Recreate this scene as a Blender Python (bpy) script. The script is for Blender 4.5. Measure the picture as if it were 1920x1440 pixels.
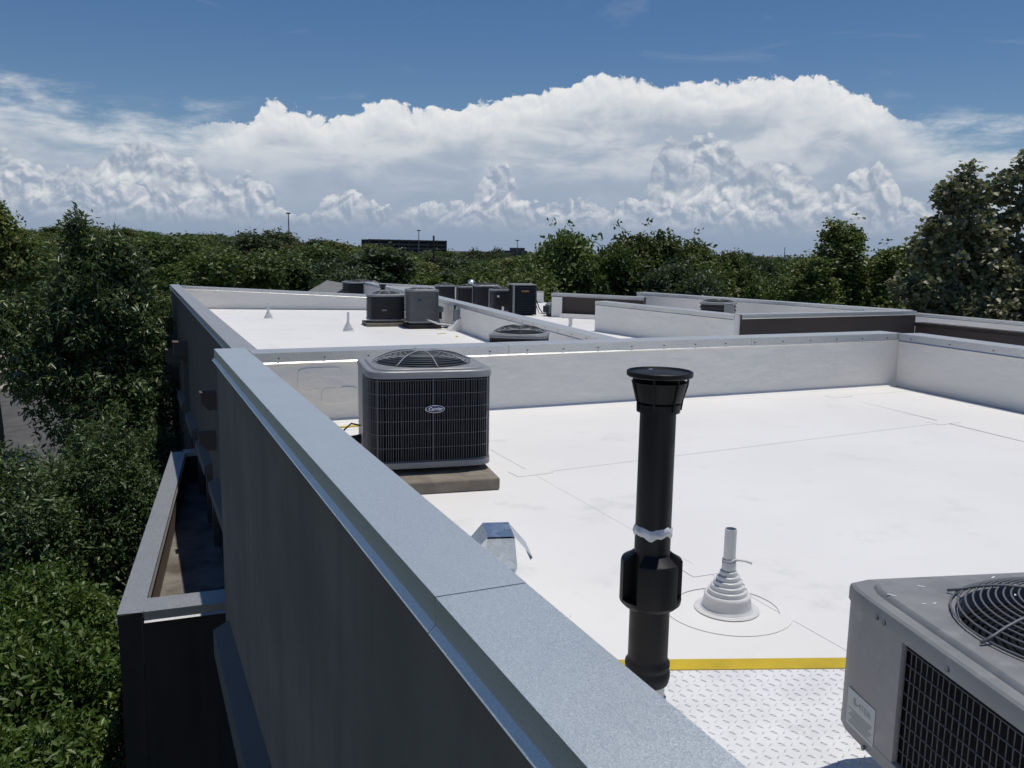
import bpy, math, random
import numpy as np
from mathutils import Vector, Matrix

# ------------------------------------------------------------------ clear
for o in list(bpy.data.objects):
    bpy.data.objects.remove(o, do_unlink=True)
sc = bpy.context.scene
COL = sc.collection
R = math.radians

# ------------------------------------------------------------------ camera
YAW, PITCH, ROLL = R(23.98), R(8.81), R(.965)
fw = Vector((math.sin(YAW) * math.cos(PITCH), math.cos(YAW) * math.cos(PITCH), -math.sin(PITCH)))
rt = Vector((math.cos(YAW), -math.sin(YAW), 0))
up = rt.cross(fw)
r2 = rt * math.cos(ROLL) + up * math.sin(ROLL)
u2 = -rt * math.sin(ROLL) + up * math.cos(ROLL)
cam_d = bpy.data.cameras.new('camera')
cam_d.sensor_width = 36
cam_d.lens = 1620 / 1920 * 36
cam_d.clip_start = .05
cam_d.clip_end = 6000
cam = bpy.data.objects.new('camera', cam_d)
COL.objects.link(cam)
cam.matrix_world = Matrix((
    (r2.x, u2.x, -fw.x, 0), (r2.y, u2.y, -fw.y, 0), (r2.z, u2.z, -fw.z, 1.65), (0, 0, 0, 1)))
sc.camera = cam

# ------------------------------------------------------------------ sun
SUN = Vector((.18, .02, 1)).normalized()
sun_d = bpy.data.lights.new('sun', 'SUN')
sun_d.energy = 4.1
sun_d.angle = R(.53)
sun_d.color = (1, .95, .87)
sun = bpy.data.objects.new('sun', sun_d)
COL.objects.link(sun)
sun.rotation_euler = SUN.to_track_quat('Z', 'Y').to_euler()
sun.location = (20, 30, 60)

# ------------------------------------------------------------------ view
sc.view_settings.view_transform = 'Standard'
sc.view_settings.look = 'None'
sc.view_settings.gamma = 1
sc.view_settings.use_curve_mapping = False
sc.view_settings.exposure = EXPOSURE = -.45

# ------------------------------------------------------------------ world
world = bpy.data.worlds.new('World')
sc.world = world
world.use_nodes = True
WT = world.node_tree
WT.nodes.clear()


class S:
    """socket wrapper so that shader maths can be written as expressions"""
    def __init__(s, tree, sock):
        s.t, s.k = tree, sock

    def _m(s, op, *a):
        n = s.t.nodes.new('ShaderNodeMath')
        n.operation = op
        for i, v in enumerate((s,) + a):
            if isinstance(v, S):
                s.t.links.new(v.k, n.inputs[i])
            else:
                n.inputs[i].default_value = v
        return S(s.t, n.outputs[0])

    def __add__(s, o): return s._m('ADD', o)
    def __radd__(s, o): return s._m('ADD', o)
    def __sub__(s, o): return s._m('SUBTRACT', o)
    def __rsub__(s, o): return (s * -1) + o
    def __mul__(s, o): return s._m('MULTIPLY', o)
    def __rmul__(s, o): return s._m('MULTIPLY', o)
    def __truediv__(s, o): return s._m('DIVIDE', o)

    def smooth(s, a, b, lo=0., hi=1.):
        n = s.t.nodes.new('ShaderNodeMapRange')
        n.interpolation_type = 'SMOOTHSTEP'
        s.t.links.new(s.k, n.inputs[0])
        for i, v in enumerate((a, b, lo, hi)):
            n.inputs[i + 1].default_value = v
        return S(s.t, n.outputs[0])


def comb(t, x, y, z):
    n = t.nodes.new('ShaderNodeCombineXYZ')
    for i, v in enumerate((x, y, z)):
        if isinstance(v, S):
            t.links.new(v.k, n.inputs[i])
        else:
            n.inputs[i].default_value = v
    return S(t, n.outputs[0])


def vadd(t, a, b, scale=None):
    n = t.nodes.new('ShaderNodeVectorMath')
    n.operation = 'MULTIPLY_ADD' if scale is not None else 'ADD'
    t.links.new(a.k, n.inputs[0])
    if scale is not None:
        n.inputs[1].default_value = scale
        if isinstance(b, S):
            t.links.new(b.k, n.inputs[2])
        else:
            n.inputs[2].default_value = b
    elif isinstance(b, S):
        t.links.new(b.k, n.inputs[1])
    else:
        n.inputs[1].default_value = b
    return S(t, n.outputs[0])


def noise(t, vec, scale, detail=5, rough=.55, dist=0., lac=2.):
    n = t.nodes.new('ShaderNodeTexNoise')
    n.noise_dimensions = '2D'
    t.links.new(vec.k, n.inputs['Vector'])
    n.inputs['Scale'].default_value = scale
    n.inputs['Detail'].default_value = detail
    n.inputs['Roughness'].default_value = rough
    n.inputs['Distortion'].default_value = dist
    n.inputs['Lacunarity'].default_value = lac
    return S(t, n.outputs['Fac'])


def voro(t, vec, scale, detail=3, rough=.5, smooth=.35):
    n = t.nodes.new('ShaderNodeTexVoronoi')
    n.voronoi_dimensions = '2D'
    n.feature = 'F1'
    n.normalize = True
    t.links.new(vec.k, n.inputs['Vector'])
    n.inputs['Scale'].default_value = scale
    n.inputs['Detail'].default_value = detail
    n.inputs['Roughness'].default_value = rough
    n.inputs['Lacunarity'].default_value = 2.1
    return S(t, n.outputs['Distance'])


def mixc(t, fac, a, b):
    n = t.nodes.new('ShaderNodeMix')
    n.data_type = 'RGBA'
    for sock, v in ((n.inputs[0], fac), (n.inputs[6], a), (n.inputs[7], b)):
        if isinstance(v, S):
            t.links.new(v.k, sock)
        elif isinstance(v, (int, float)):
            sock.default_value = v
        else:
            sock.default_value = (*v, 1)
    return S(t, n.outputs[2])


def curve(t, x, x0, x1, y0, y1, pts):
    """height of a cloud bank over azimuth"""
    m = t.nodes.new('ShaderNodeMapRange')
    t.links.new(x.k, m.inputs[0])
    m.inputs[1].default_value, m.inputs[2].default_value = x0, x1
    n = t.nodes.new('ShaderNodeFloatCurve')
    t.links.new(m.outputs[0], n.inputs['Value'])
    c = n.mapping.curves[0]
    P = [((a - x0) / (x1 - x0), (b - y0) / (y1 - y0)) for a, b in pts]
    c.points[0].location = P[0]
    c.points[1].location = P[-1]
    for p in P[1:-1]:
        c.points.new(*p)
    for p in c.points:
        p.handle_type = 'AUTO_CLAMPED'
    n.mapping.update()
    return S(t, n.outputs[0]) * (y1 - y0) + y0


def build_world():
    t = WT
    sky = t.nodes.new('ShaderNodeTexSky')
    sky.sky_type = 'NISHITA'
    sky.sun_disc = False
    sky.sun_elevation = math.asin(SUN.z)
    sky.sun_rotation = math.atan2(SUN.x, SUN.y)
    sky.altitude = 150
    sky.air_density = 1.0
    sky.dust_density = .0
    sky.ozone_density = 2.5
    bg_s = t.nodes.new('ShaderNodeBackground')
    hs = t.nodes.new('ShaderNodeHueSaturation')
    hs.inputs['Saturation'].default_value = 1.2
    t.links.new(sky.outputs[0], hs.inputs['Color'])
    mu = t.nodes.new('ShaderNodeMix')
    mu.data_type = 'RGBA'
    mu.blend_type = 'MULTIPLY'
    mu.inputs[0].default_value = 1
    mu.inputs[7].default_value = (.95, .965, 1.06, 1)
    t.links.new(hs.outputs[0], mu.inputs[6])
    t.links.new(mu.outputs[2], bg_s.inputs[0])
    bg_s.inputs[1].default_value = .085
    tc = t.nodes.new('ShaderNodeTexCoord')
    nrm = t.nodes.new('ShaderNodeVectorMath')
    nrm.operation = 'NORMALIZE'
    t.links.new(tc.outputs['Generated'], nrm.inputs[0])
    sep = t.nodes.new('ShaderNodeSeparateXYZ')
    t.links.new(nrm.outputs[0], sep.inputs[0])
    x, y, z = (S(t, o) for o in sep.outputs)
    E = z._m('ARCSINE') * 57.2958                   # elevation, degrees
    # azimuth in degrees, zero at 24 degrees east of the wall direction
    ca, sa = math.cos(YAW), math.sin(YAW)
    A = (x * ca - y * sa)._m('ARCTAN2', x * sa + y * ca) * 57.2958
    P = comb(t, A * .01745, E * .01745, 0)

    def bank(h, amp, sc_, det, seed, da, de, rough=.5, wv=.8, warp=.035):
        vv = vadd(t, P, (seed + da * .01745, seed * 1.3 + de * .01745, 0))
        n = t.nodes.new('ShaderNodeTexNoise')
        n.noise_dimensions = '2D'
        t.links.new(vv.k, n.inputs['Vector'])
        n.inputs['Scale'].default_value = sc_ * .7
        n.inputs['Detail'].default_value = 3
        w = S(t, n.outputs['Fac'])
        vw = vadd(t, S(t, n.outputs['Color']), vv, (warp, warp, 0))
        b = voro(t, vw, sc_, det, rough)
        return h - (E + de) + ((1 - b * 2.0) * wv + (w - .5) * (2.2 * (1.2 - wv))) * amp

    # --- far storm bank with its anvil
    hA = curve(t, A, -60, 60, 0, 16, [(-60, 7.2), (-46, 8), (-30.6, 8.3), (-27, 7.4), (-23.7, 6.6), (-20, 6.8), (-16.8, 7.2), (-15.3, 8.5),
                                     (-12.5, 7.7), (-10.6, 7.9), (-8.4, 8.9), (-6, 8.4), (-2, 9.0), (2, 9.7), (6.5, 10.6), (9, 10.2),
                                     (13, 10.2), (17, 10.4), (20, 9.6), (22.4, 8.3), (24, 7.3), (28, 6.8), (31, 6.1), (40, 6.8), (60, 7.2)])
    T1 = bank(hA, .95, 52, 3, 3.1, 0, 0, .55, .7)
    T1u = bank(hA, .95, 52, 3, 3.1, .12, .3, .55, .7)
    crisp = A.smooth(-22, -15) * A.smooth(21, 26, 1, 0)   # both ends fray into cirrus
    a_hard = T1.smooth(-.03, .18)
    wisp = noise(t, vadd(t, P, (0, 0, 0), (14, 50, 1)), 1.0, 6, .62, .12)
    a_soft = (hA - E + (wisp - .5) * 7.5).smooth(-1.6, 3.2)
    a1 = a_hard * crisp + a_soft * (1 - crisp)
    lit1 = (T1 - T1u - .3).smooth(-.5, .5)
    depth1 = T1.smooth(.5, 3.0)
    big = noise(t, vadd(t, P, (5, 2, 0), (9, 26, 1)), 1.0, 4, .55, .3)
    c1 = mixc(t, lit1 * .6 + .4, (.70, .76, .84), (1.0, 1.0, 1.0))
    c1b = mixc(t, (big - .5).smooth(-.16, .2), (.46, .54, .65), (.78, .82, .87))
    c1 = mixc(t, depth1, c1, c1b)
    c1 = mixc(t, E.smooth(2.2, 7.0, .88, 0), c1, (.38, .47, .61))
    # --- the towers in front of the bank
    hB = curve(t, A, -60, 60, -4, 12, [(-60, 3.5), (-44, 4.5), (-34, 4.6), (-30.6, 4.6), (-27, 4.0), (-23.5, 5.4), (-20.5, 5.0), (-18, 3.6), (-12, 1.2), (-3, 1.0), (6, 1.4), (9.0, 5.4),
                                      (10.6, 6.8), (13.2, 6.6), (14.4, 5.2), (17, 5.5), (18.6, 4.2), (20, 4.0), (21.5, 4.8), (23, 4.4), (24.5, 3.0), (27, 3.4), (30, 3.2), (40, 4.6), (60, 3.5)])
    T2 = bank(hB, 1.3, 40, 2.4, 7.7, 0, 0, .5)
    T2u = bank(hB, 1.3, 40, 2.4, 7.7, .2, .42, .5)
    a2 = T2.smooth(0, .25) * E.smooth(.8, 3.0)
    lit2 = (T2 - T2u - .42).smooth(-.5, .7)
    patch2 = noise(t, vadd(t, P, (1, 7, 0)), 16, 3, .5)
    c2 = mixc(t, lit2 * patch2.smooth(.3, .62, .5, 1), (.37, .45, .57), (.92, .94, .96))
    # --- low cumulus along the horizon
    hC = curve(t, A, -60, 60, 0, 8, [(-60, 3.2), (-46, 3.6), (-31, 3.5), (-29, 3.7), (-26, 3.0), (-24, 3.4), (-21, 2.8), (-18.6, 3.0), (-16.6, 4.1), (-15.2, 3.0), (-14, 1.7), (-12.4, 2.3), (-11, 3.4),
                                    (-9.4, 3.0), (-8, 2.1), (-6.2, 2.8), (-4.5, 2.7), (-2.6, 3.2), (-1.1, 5.1), (.2, 3.3), (2, 2.8), (5, 2.9), (8, 3.1), (10.6, 2.7),
                                    (13, 3.0), (16, 2.4), (20, 2.8), (24, 2.2), (31, 2.6), (45, 3.4), (60, 3.2)])
    T3 = bank(hC, 1.0, 52, 2.2, 12.3, 0, 0, .45)
    T3u = bank(hC, 1.0, 52, 2.2, 12.3, .15, .34, .45)
    a3 = T3.smooth(0, .2) * .94
    lit3 = (T3 - T3u - .34).smooth(-.35, .6)
    c3 = mixc(t, lit3 * E.smooth(.6, 3.0), (.37, .45, .58), (.88, .90, .93))
    c = mixc(t, a2, c1, c2)
    a = 1 - (1 - a1) * (1 - a2)
    c = mixc(t, a3, c, c3)
    a = 1 - (1 - a) * (1 - a3)
    # --- haze band on the horizon
    hz = E.smooth(0, 2.6, .85, 0)
    c = mixc(t, hz, c, (.33, .42, .57))
    a = 1 - (1 - a) * (1 - hz)
    # thin high cirrus
    ci = noise(t, vadd(t, P, (4, 4, 0), (5, 26, 1)), 1.0, 5, .6, .8)
    a4 = ci.smooth(.6, .82) * .08
    c = mixc(t, a4 * (1 - a), c, (.75, .8, .86))
    a = 1 - (1 - a) * (1 - a4)
    bg_c = t.nodes.new('ShaderNodeBackground')
    t.links.new(c.k, bg_c.inputs[0])
    bg_c.inputs[1].default_value = 1.12
    mx = t.nodes.new('ShaderNodeMixShader')
    t.links.new(a.k, mx.inputs[0])
    t.links.new(bg_s.outputs[0], mx.inputs[1])
    t.links.new(bg_c.outputs[0], mx.inputs[2])
    # clouds only stand between the horizon and 18 degrees: above that, plain sky
    top = t.nodes.new('ShaderNodeMixShader')
    band = E.smooth(14, 19, 1, 0)
    t.links.new(band.k, top.inputs[0])
    t.links.new(bg_s.outputs[0], top.inputs[1])
    t.links.new(mx.outputs[0], top.inputs[2])
    out = t.nodes.new('ShaderNodeOutputWorld')
    t.links.new(top.outputs[0], out.inputs[0])


build_world()
world.cycles.sampling_method = 'MANUAL'
world.cycles.sample_map_resolution = 256

# ------------------------------------------------------------------ materials
MATS = {}


def pmat(name, col, rough=.6, metal=0., var=.12, vscale=4., bump=0., bscale=60., spec=.5, col2=None, cscale=1.2, cthr=(.5, .75),
         stretch=None, detail=5, coat=0., streak=None):
    """procedural principled material: base colour with noise variation, optional second colour in patches, noise bump"""
    if name in MATS:
        return MATS[name]
    m = bpy.data.materials.new(name)
    m.use_nodes = True
    t = m.node_tree
    b = t.nodes['Principled BSDF']
    b.inputs['Roughness'].default_value = rough
    b.inputs['Metallic'].default_value = metal
    b.inputs['Specular IOR Level'].default_value = spec
    tc = t.nodes.new('ShaderNodeTexCoord')
    vec = S(t, tc.outputs['Object'])
    if stretch:
        vec = vadd(t, vec, (0, 0, 0), stretch)

    def n3(scale, det=detail, rg=.55, off=None):
        n = t.nodes.new('ShaderNodeTexNoise')
        v = vadd(t, vec, off) if off else vec
        t.links.new(v.k, n.inputs['Vector'])
        n.inputs['Scale'].default_value = scale
        n.inputs['Detail'].default_value = det
        n.inputs['Roughness'].default_value = rg
        return S(t, n.outputs['Fac'])
    f = n3(vscale)
    lo = tuple(c * (1 - var) for c in col)
    hi = tuple(min(1, c * (1 + var)) for c in col)
    c = mixc(t, f.smooth(.25, .75), lo, hi)
    if col2:
        c = mixc(t, n3(cscale, 7, .62, (11.3, 4.1, 7.7)).smooth(*cthr), c, col2)
    if streak:                                        # rain streaks down a wall
        n = t.nodes.new('ShaderNodeTexNoise')
        t.links.new(vadd(t, S(t, tc.outputs['Object']), (0, 0, 0), (3.2, 3.2, .22)).k, n.inputs['Vector'])
        n.inputs['Scale'].default_value = 1.6
        n.inputs['Detail'].default_value = 6
        c = mixc(t, S(t, n.outputs['Fac']).smooth(.48, .72, 0, streak[1]), c, streak[0])
    t.links.new(c.k, b.inputs['Base Color'])
    if rough < .9:
        r = f.smooth(.3, .7, rough - .07, rough + .07)
        t.links.new(r.k, b.inputs['Roughness'])
    if bump:
        bn = t.nodes.new('ShaderNodeBump')
        bn.inputs['Strength'].default_value = 1
        bn.inputs['Distance'].default_value = bump
        t.links.new(n3(bscale, 4, .55).k, bn.inputs['Height'])
        t.links.new(bn.outputs[0], b.inputs['Normal'])
    MATS[name] = m
    return m


def membrane_mat(name, col, wr, dirt):
    """white roofing membrane: broad wrinkles, scuffs and dirt"""
    m = bpy.data.materials.new(name)
    m.use_nodes = True
    t = m.node_tree
    b = t.nodes['Principled BSDF']
    b.inputs['Roughness'].default_value = .5
    b.inputs['Specular IOR Level'].default_value = .35
    g = t.nodes.new('ShaderNodeNewGeometry')
    vec = S(t, g.outputs['Position'])

    def n3(scale, det=5, rg=.55, off=(0, 0, 0), st=(1, 1, 1)):
        n = t.nodes.new('ShaderNodeTexNoise')
        t.links.new(vadd(t, vec, off, st).k, n.inputs['Vector'])
        n.inputs['Scale'].default_value = scale
        n.inputs['Detail'].default_value = det
        n.inputs['Roughness'].default_value = rg
        return S(t, n.outputs['Fac'])
    broad = n3(.9, 4, .5)
    c = mixc(t, broad.smooth(.3, .7), tuple(v * .955 for v in col), col)
    stain = n3(1.7, 8, .68, (3, 9, 1)).smooth(.56, .76)
    c = mixc(t, stain * dirt, c, (.50, .50, .48))
    scuff = n3(5.5, 6, .7, (7, 2, 5), (1, .35, 1)).smooth(.66, .74)
    c = mixc(t, scuff * .35 * dirt, c, (.40, .40, .40))
    speck = n3(23, 3, .6, (1, 8, 2)).smooth(.735, .775)
    c = mixc(t, speck * .5, c, (.25, .25, .25))
    t.links.new(c.k, b.inputs['Base Color'])
    bn = t.nodes.new('ShaderNodeBump')
    bn.inputs['Strength'].default_value = 1
    bn.inputs['Distance'].default_value = wr
    t.links.new((n3(2.2, 4, .5, (0, 0, 0), (1, 1, 2.2)) + n3(9, 3, .5) * .22).k, bn.inputs['Height'])
    t.links.new(bn.outputs[0], b.inputs['Normal'])
    return m


def galv_mat(name, col, rough, sp=70, metal=.85, bump=.0006):
    """galvanised sheet: fine spangle that shifts tone and gloss, brushed along the sheet"""
    m = bpy.data.materials.new(name)
    m.use_nodes = True
    t = m.node_tree
    b = t.nodes['Principled BSDF']
    b.inputs['Metallic'].default_value = metal
    g = t.nodes.new('ShaderNodeNewGeometry')
    vec = S(t, g.outputs['Position'])
    v = t.nodes.new('ShaderNodeTexVoronoi')
    v.inputs['Scale'].default_value = sp
    t.links.new(vadd(t, vec, (0, 0, 0), (1, .6, 1)).k, v.inputs['Vector'])
    vs = t.nodes.new('ShaderNodeSeparateColor')
    t.links.new(v.outputs['Color'], vs.inputs[0])
    sg = S(t, vs.outputs[0])
    n = t.nodes.new('ShaderNodeTexNoise')
    n.inputs['Scale'].default_value = sp * 4
    n.inputs['Detail'].default_value = 3
    t.links.new(vec.k, n.inputs['Vector'])
    nf = S(t, n.outputs['Fac'])
    n2 = t.nodes.new('ShaderNodeTexNoise')
    n2.inputs['Scale'].default_value = 1.3
    n2.inputs['Detail'].default_value = 6
    t.links.new(vec.k, n2.inputs['Vector'])
    nl = S(t, n2.outputs['Fac'])
    f = sg * .4 + nf * .6
    c = mixc(t, f.smooth(.2, .85), tuple(x * .80 for x in col), tuple(min(1, x * 1.12) for x in col))
    c = mixc(t, nl.smooth(.5, .8, 0, .35), c, tuple(x * .7 for x in col))
    t.links.new(c.k, b.inputs['Base Color'])
    t.links.new((f * .22 + (rough - .11) + (nl - .5) * .1).k, b.inputs['Roughness'])
    bn = t.nodes.new('ShaderNodeBump')
    bn.inputs['Distance'].default_value = 1
    n3_ = t.nodes.new('ShaderNodeTexNoise')
    n3_.inputs['Scale'].default_value = 2.6
    n3_.inputs['Detail'].default_value = 1
    t.links.new(vec.k, n3_.inputs['Vector'])
    t.links.new((f * bump + S(t, n3_.outputs['Fac']) * .010).k, bn.inputs['Height'])
    t.links.new(bn.outputs[0], b.inputs['Normal'])
    return m


def leaf_mat(name, c_dark, c_light, gloss=.45, trans=.25, c_odd=None, tone=False):
    m = bpy.data.materials.new(name)
    m.use_nodes = True
    t = m.node_tree
    b = t.nodes['Principled BSDF']
    g = t.nodes.new('ShaderNodeNewGeometry')
    rnd = S(t, g.outputs['Random Per Island'])
    n = t.nodes.new('ShaderNodeTexNoise')
    n.inputs['Scale'].default_value = .55
    n.inputs['Detail'].default_value = 3
    t.links.new(g.outputs['Position'], n.inputs['Vector'])
    f = (rnd * .6 + S(t, n.outputs['Fac']).smooth(.3, .7) * .4)
    c = mixc(t, f, c_dark, c_light)
    oi = t.nodes.new('ShaderNodeObjectInfo')
    orn = S(t, oi.outputs['Random'])
    hsv = t.nodes.new('ShaderNodeHueSaturation')     # each tree its own tone
    t.links.new(c.k, hsv.inputs['Color'])
    t.links.new((orn * .05 + .47).k, hsv.inputs['Hue'])
    t.links.new(((orn * 7.3)._m('FRACT') * .6 + .75).k, hsv.inputs['Value'])
    if tone:
        c = S(t, hsv.outputs[0])
    if c_odd:
        c = mixc(t, rnd.smooth(.90, .97), c, c_odd)
    t.links.new(c.k, b.inputs['Base Color'])
    b.inputs['Roughness'].default_value = gloss
    b.inputs['Specular IOR Level'].default_value = .4
    tr = t.nodes.new('ShaderNodeBsdfTranslucent')
    t.links.new(mixc(t, .5, c, (.10, .16, .02)).k, tr.inputs[0])
    mx = t.nodes.new('ShaderNodeMixShader')
    mx.inputs[0].default_value = trans
    out = t.nodes['Material Output']
    t.links.new(b.outputs[0], mx.inputs[1])
    t.links.new(tr.outputs[0], mx.inputs[2])
    t.links.new(mx.outputs[0], out.inputs[0])
    return m


M = dict(
    membrane=membrane_mat('white_membrane', (.84, .825, .795), .006, .45),
    flashing=membrane_mat('white_flashing', (.84, .815, .77), .022, .2),
    seam=pmat('seam_grey', (.42, .42, .41), .8),  # grey of the deck, visible in the gaps between sheets
    galv=galv_mat('galvanised_steel', (.76, .81, .80), .38, 480, .70),
    galv_old=galv_mat('weathered_galvanised', (.56, .56, .55), .5, 160),
    galv_far=galv_mat('galvanised_far', (.70, .70, .68), .45, 220),
    hood=galv_mat('bright_galvanised', (.55, .62, .70), .28, 25),
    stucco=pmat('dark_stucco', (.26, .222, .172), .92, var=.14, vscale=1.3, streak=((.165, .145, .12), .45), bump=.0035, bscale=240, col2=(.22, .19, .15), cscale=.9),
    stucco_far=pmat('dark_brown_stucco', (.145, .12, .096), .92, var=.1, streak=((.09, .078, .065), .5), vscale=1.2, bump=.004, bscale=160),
    brown=pmat('brown_panel', (.062, .050, .045), .85, var=.12, vscale=1.4, bump=.003, bscale=120, col2=(.05, .041, .037)),
    box=pmat('black_stucco', (.055, .045, .036), .9, var=.15, streak=((.03, .026, .022), .5), vscale=2, bump=.003, bscale=180),
    tan=pmat('tan_stucco', (.16, .12, .095), .9, var=.12, vscale=3, bump=.003, bscale=150),
    trim=pmat('grey_trim', (.15, .135, .12), .85, var=.1, vscale=2, bump=.002, bscale=150),
    glass=pmat('dark_window_glass', (.02, .024, .028), .08, var=.05),
    concrete=pmat('concrete', (.235, .205, .165), .9, var=.2, vscale=9, bump=.004, bscale=45, col2=(.16, .145, .12), cscale=5, cthr=(.45, .7)),
    ac=pmat('grey_powder_coat', (.25, .255, .265), .42, var=.07, vscale=6, bump=.0003, bscale=400, col2=(.30, .31, .33), cscale=9, cthr=(.6, .8)),
    ac_near=pmat('weathered_grey_powder_coat', (.235, .235, .242), .5, var=.12, vscale=7, bump=.0005, bscale=350, col2=(.30, .30, .305), cscale=14, cthr=(.52, .75)),
    ac_black=pmat('black_powder_coat', (.022, .023, .028), .5, var=.1),
    ac_mid=pmat('mid_grey_louvre', (.19, .19, .185), .6, var=.12, vscale=9),
    coil=pmat('black_coil', (.004, .0045, .006), .8, var=.3, vscale=40, spec=.15),
    wire=pmat('grey_wire', (.13, .135, .15), .5, var=.05),
    wire_dark=pmat('dark_wire', (.075, .077, .085), .45, var=.05),
    wire_pale=pmat('light_wire', (.36, .38, .41), .4, var=.05),  # paler grey wire for the guard spokes
    plastic=pmat('black_plastic', (.007, .007, .008), .5, var=.2, spec=.3, vscale=12, bump=.0004, bscale=90, col2=(.022, .022, .024), cscale=11, cthr=(.64, .85)),
    rubber=pmat('black_rubber', (.012, .012, .012), .75, var=.2, bump=.002, bscale=60),
    pvc=pmat('grey_pvc', (.66, .66, .65), .4, var=.05, vscale=8),
    sealant=pmat('silver_sealant', (.62, .63, .64), .35, var=.12, vscale=30, bump=.004, bscale=50),
    yellow=pmat('yellow_strip', (.56, .40, .015), .6, var=.12, vscale=6, bump=.0008, bscale=120, col2=(.36, .26, .03), cscale=9, cthr=(.6, .8)),
    pad=pmat('white_walkway_pad', (.76, .765, .77), .5, var=.06, vscale=5, col2=(.62, .62, .61), cscale=6, cthr=(.55, .8)),
    badge=pmat('navy_badge', (.018, .03, .12), .3, var=.03),
    white=pmat('white_print', (.78, .79, .80), .4, var=.03),
    label=pmat('faded_label', (.42, .455, .46), .5, var=.06, vscale=20),
    ink=pmat('faded_ink', (.27, .29, .30), .6, var=.15, vscale=60),
    rust=pmat('rusty_brown', (.22, .12, .06), .8, var=.3, vscale=20),
    screw=pmat('dull_screw', (.16, .17, .18), .45, .6),
    bark=pmat('brown_bark', (.085, .068, .052), .95, var=.3, vscale=6, bump=.02, bscale=14, stretch=(1, 1, .25)),
    pale_bark=pmat('pale_bark', (.30, .28, .24), .9, var=.3, vscale=4, bump=.01, bscale=10, col2=(.14, .12, .09), cscale=3),
    asphalt=pmat('asphalt', (.085, .083, .08), .9, var=.25, vscale=1.2, bump=.004, bscale=30, col2=(.13, .125, .115), cscale=.5),
    paving=pmat('concrete_paving', (.40, .355, .30), .9, var=.18, vscale=1.4, bump=.004, bscale=25),
    lawn=pmat('lawn', (.055, .10, .022), .95, var=.35, vscale=2.2, bump=.03, bscale=18, col2=(.08, .095, .03), cscale=.6),
    soil=pmat('woodland_ground', (.055, .05, .03), .97, var=.3, vscale=.4, bump=.05, bscale=3, col2=(.045, .06, .02), cscale=.2),
    fence=pmat('weathered_timber', (.115, .098, .085), .9, var=.25, vscale=3, stretch=(1, 1, .15)),
    shingle=pmat('grey_shingle', (.24, .24, .235), .95, var=.2, vscale=3, bump=.01, bscale=20),
    office=pmat('brown_concrete_band', (.11, .095, .09), .8, var=.1),
    office_gap=pmat('deep_deck_shadow', (.035, .033, .035), .9, var=.2),
    steel=pmat('grey_steel_pole', (.25, .27, .29), .5, .3, var=.05),
    insul=pmat('black_pipe_insulation', (.015, .015, .016), .85, var=.3, vscale=25, bump=.004, bscale=40),
    gutter=pmat('dirty_gutter_lining', (.20, .18, .155), .8, var=.3, vscale=2.5, col2=(.09, .075, .06), cscale=1.8, cthr=(.42, .7)),
    greybox=pmat('grey_box_paint', (.20, .225, .24), .6, var=.08, vscale=4),
)


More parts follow.
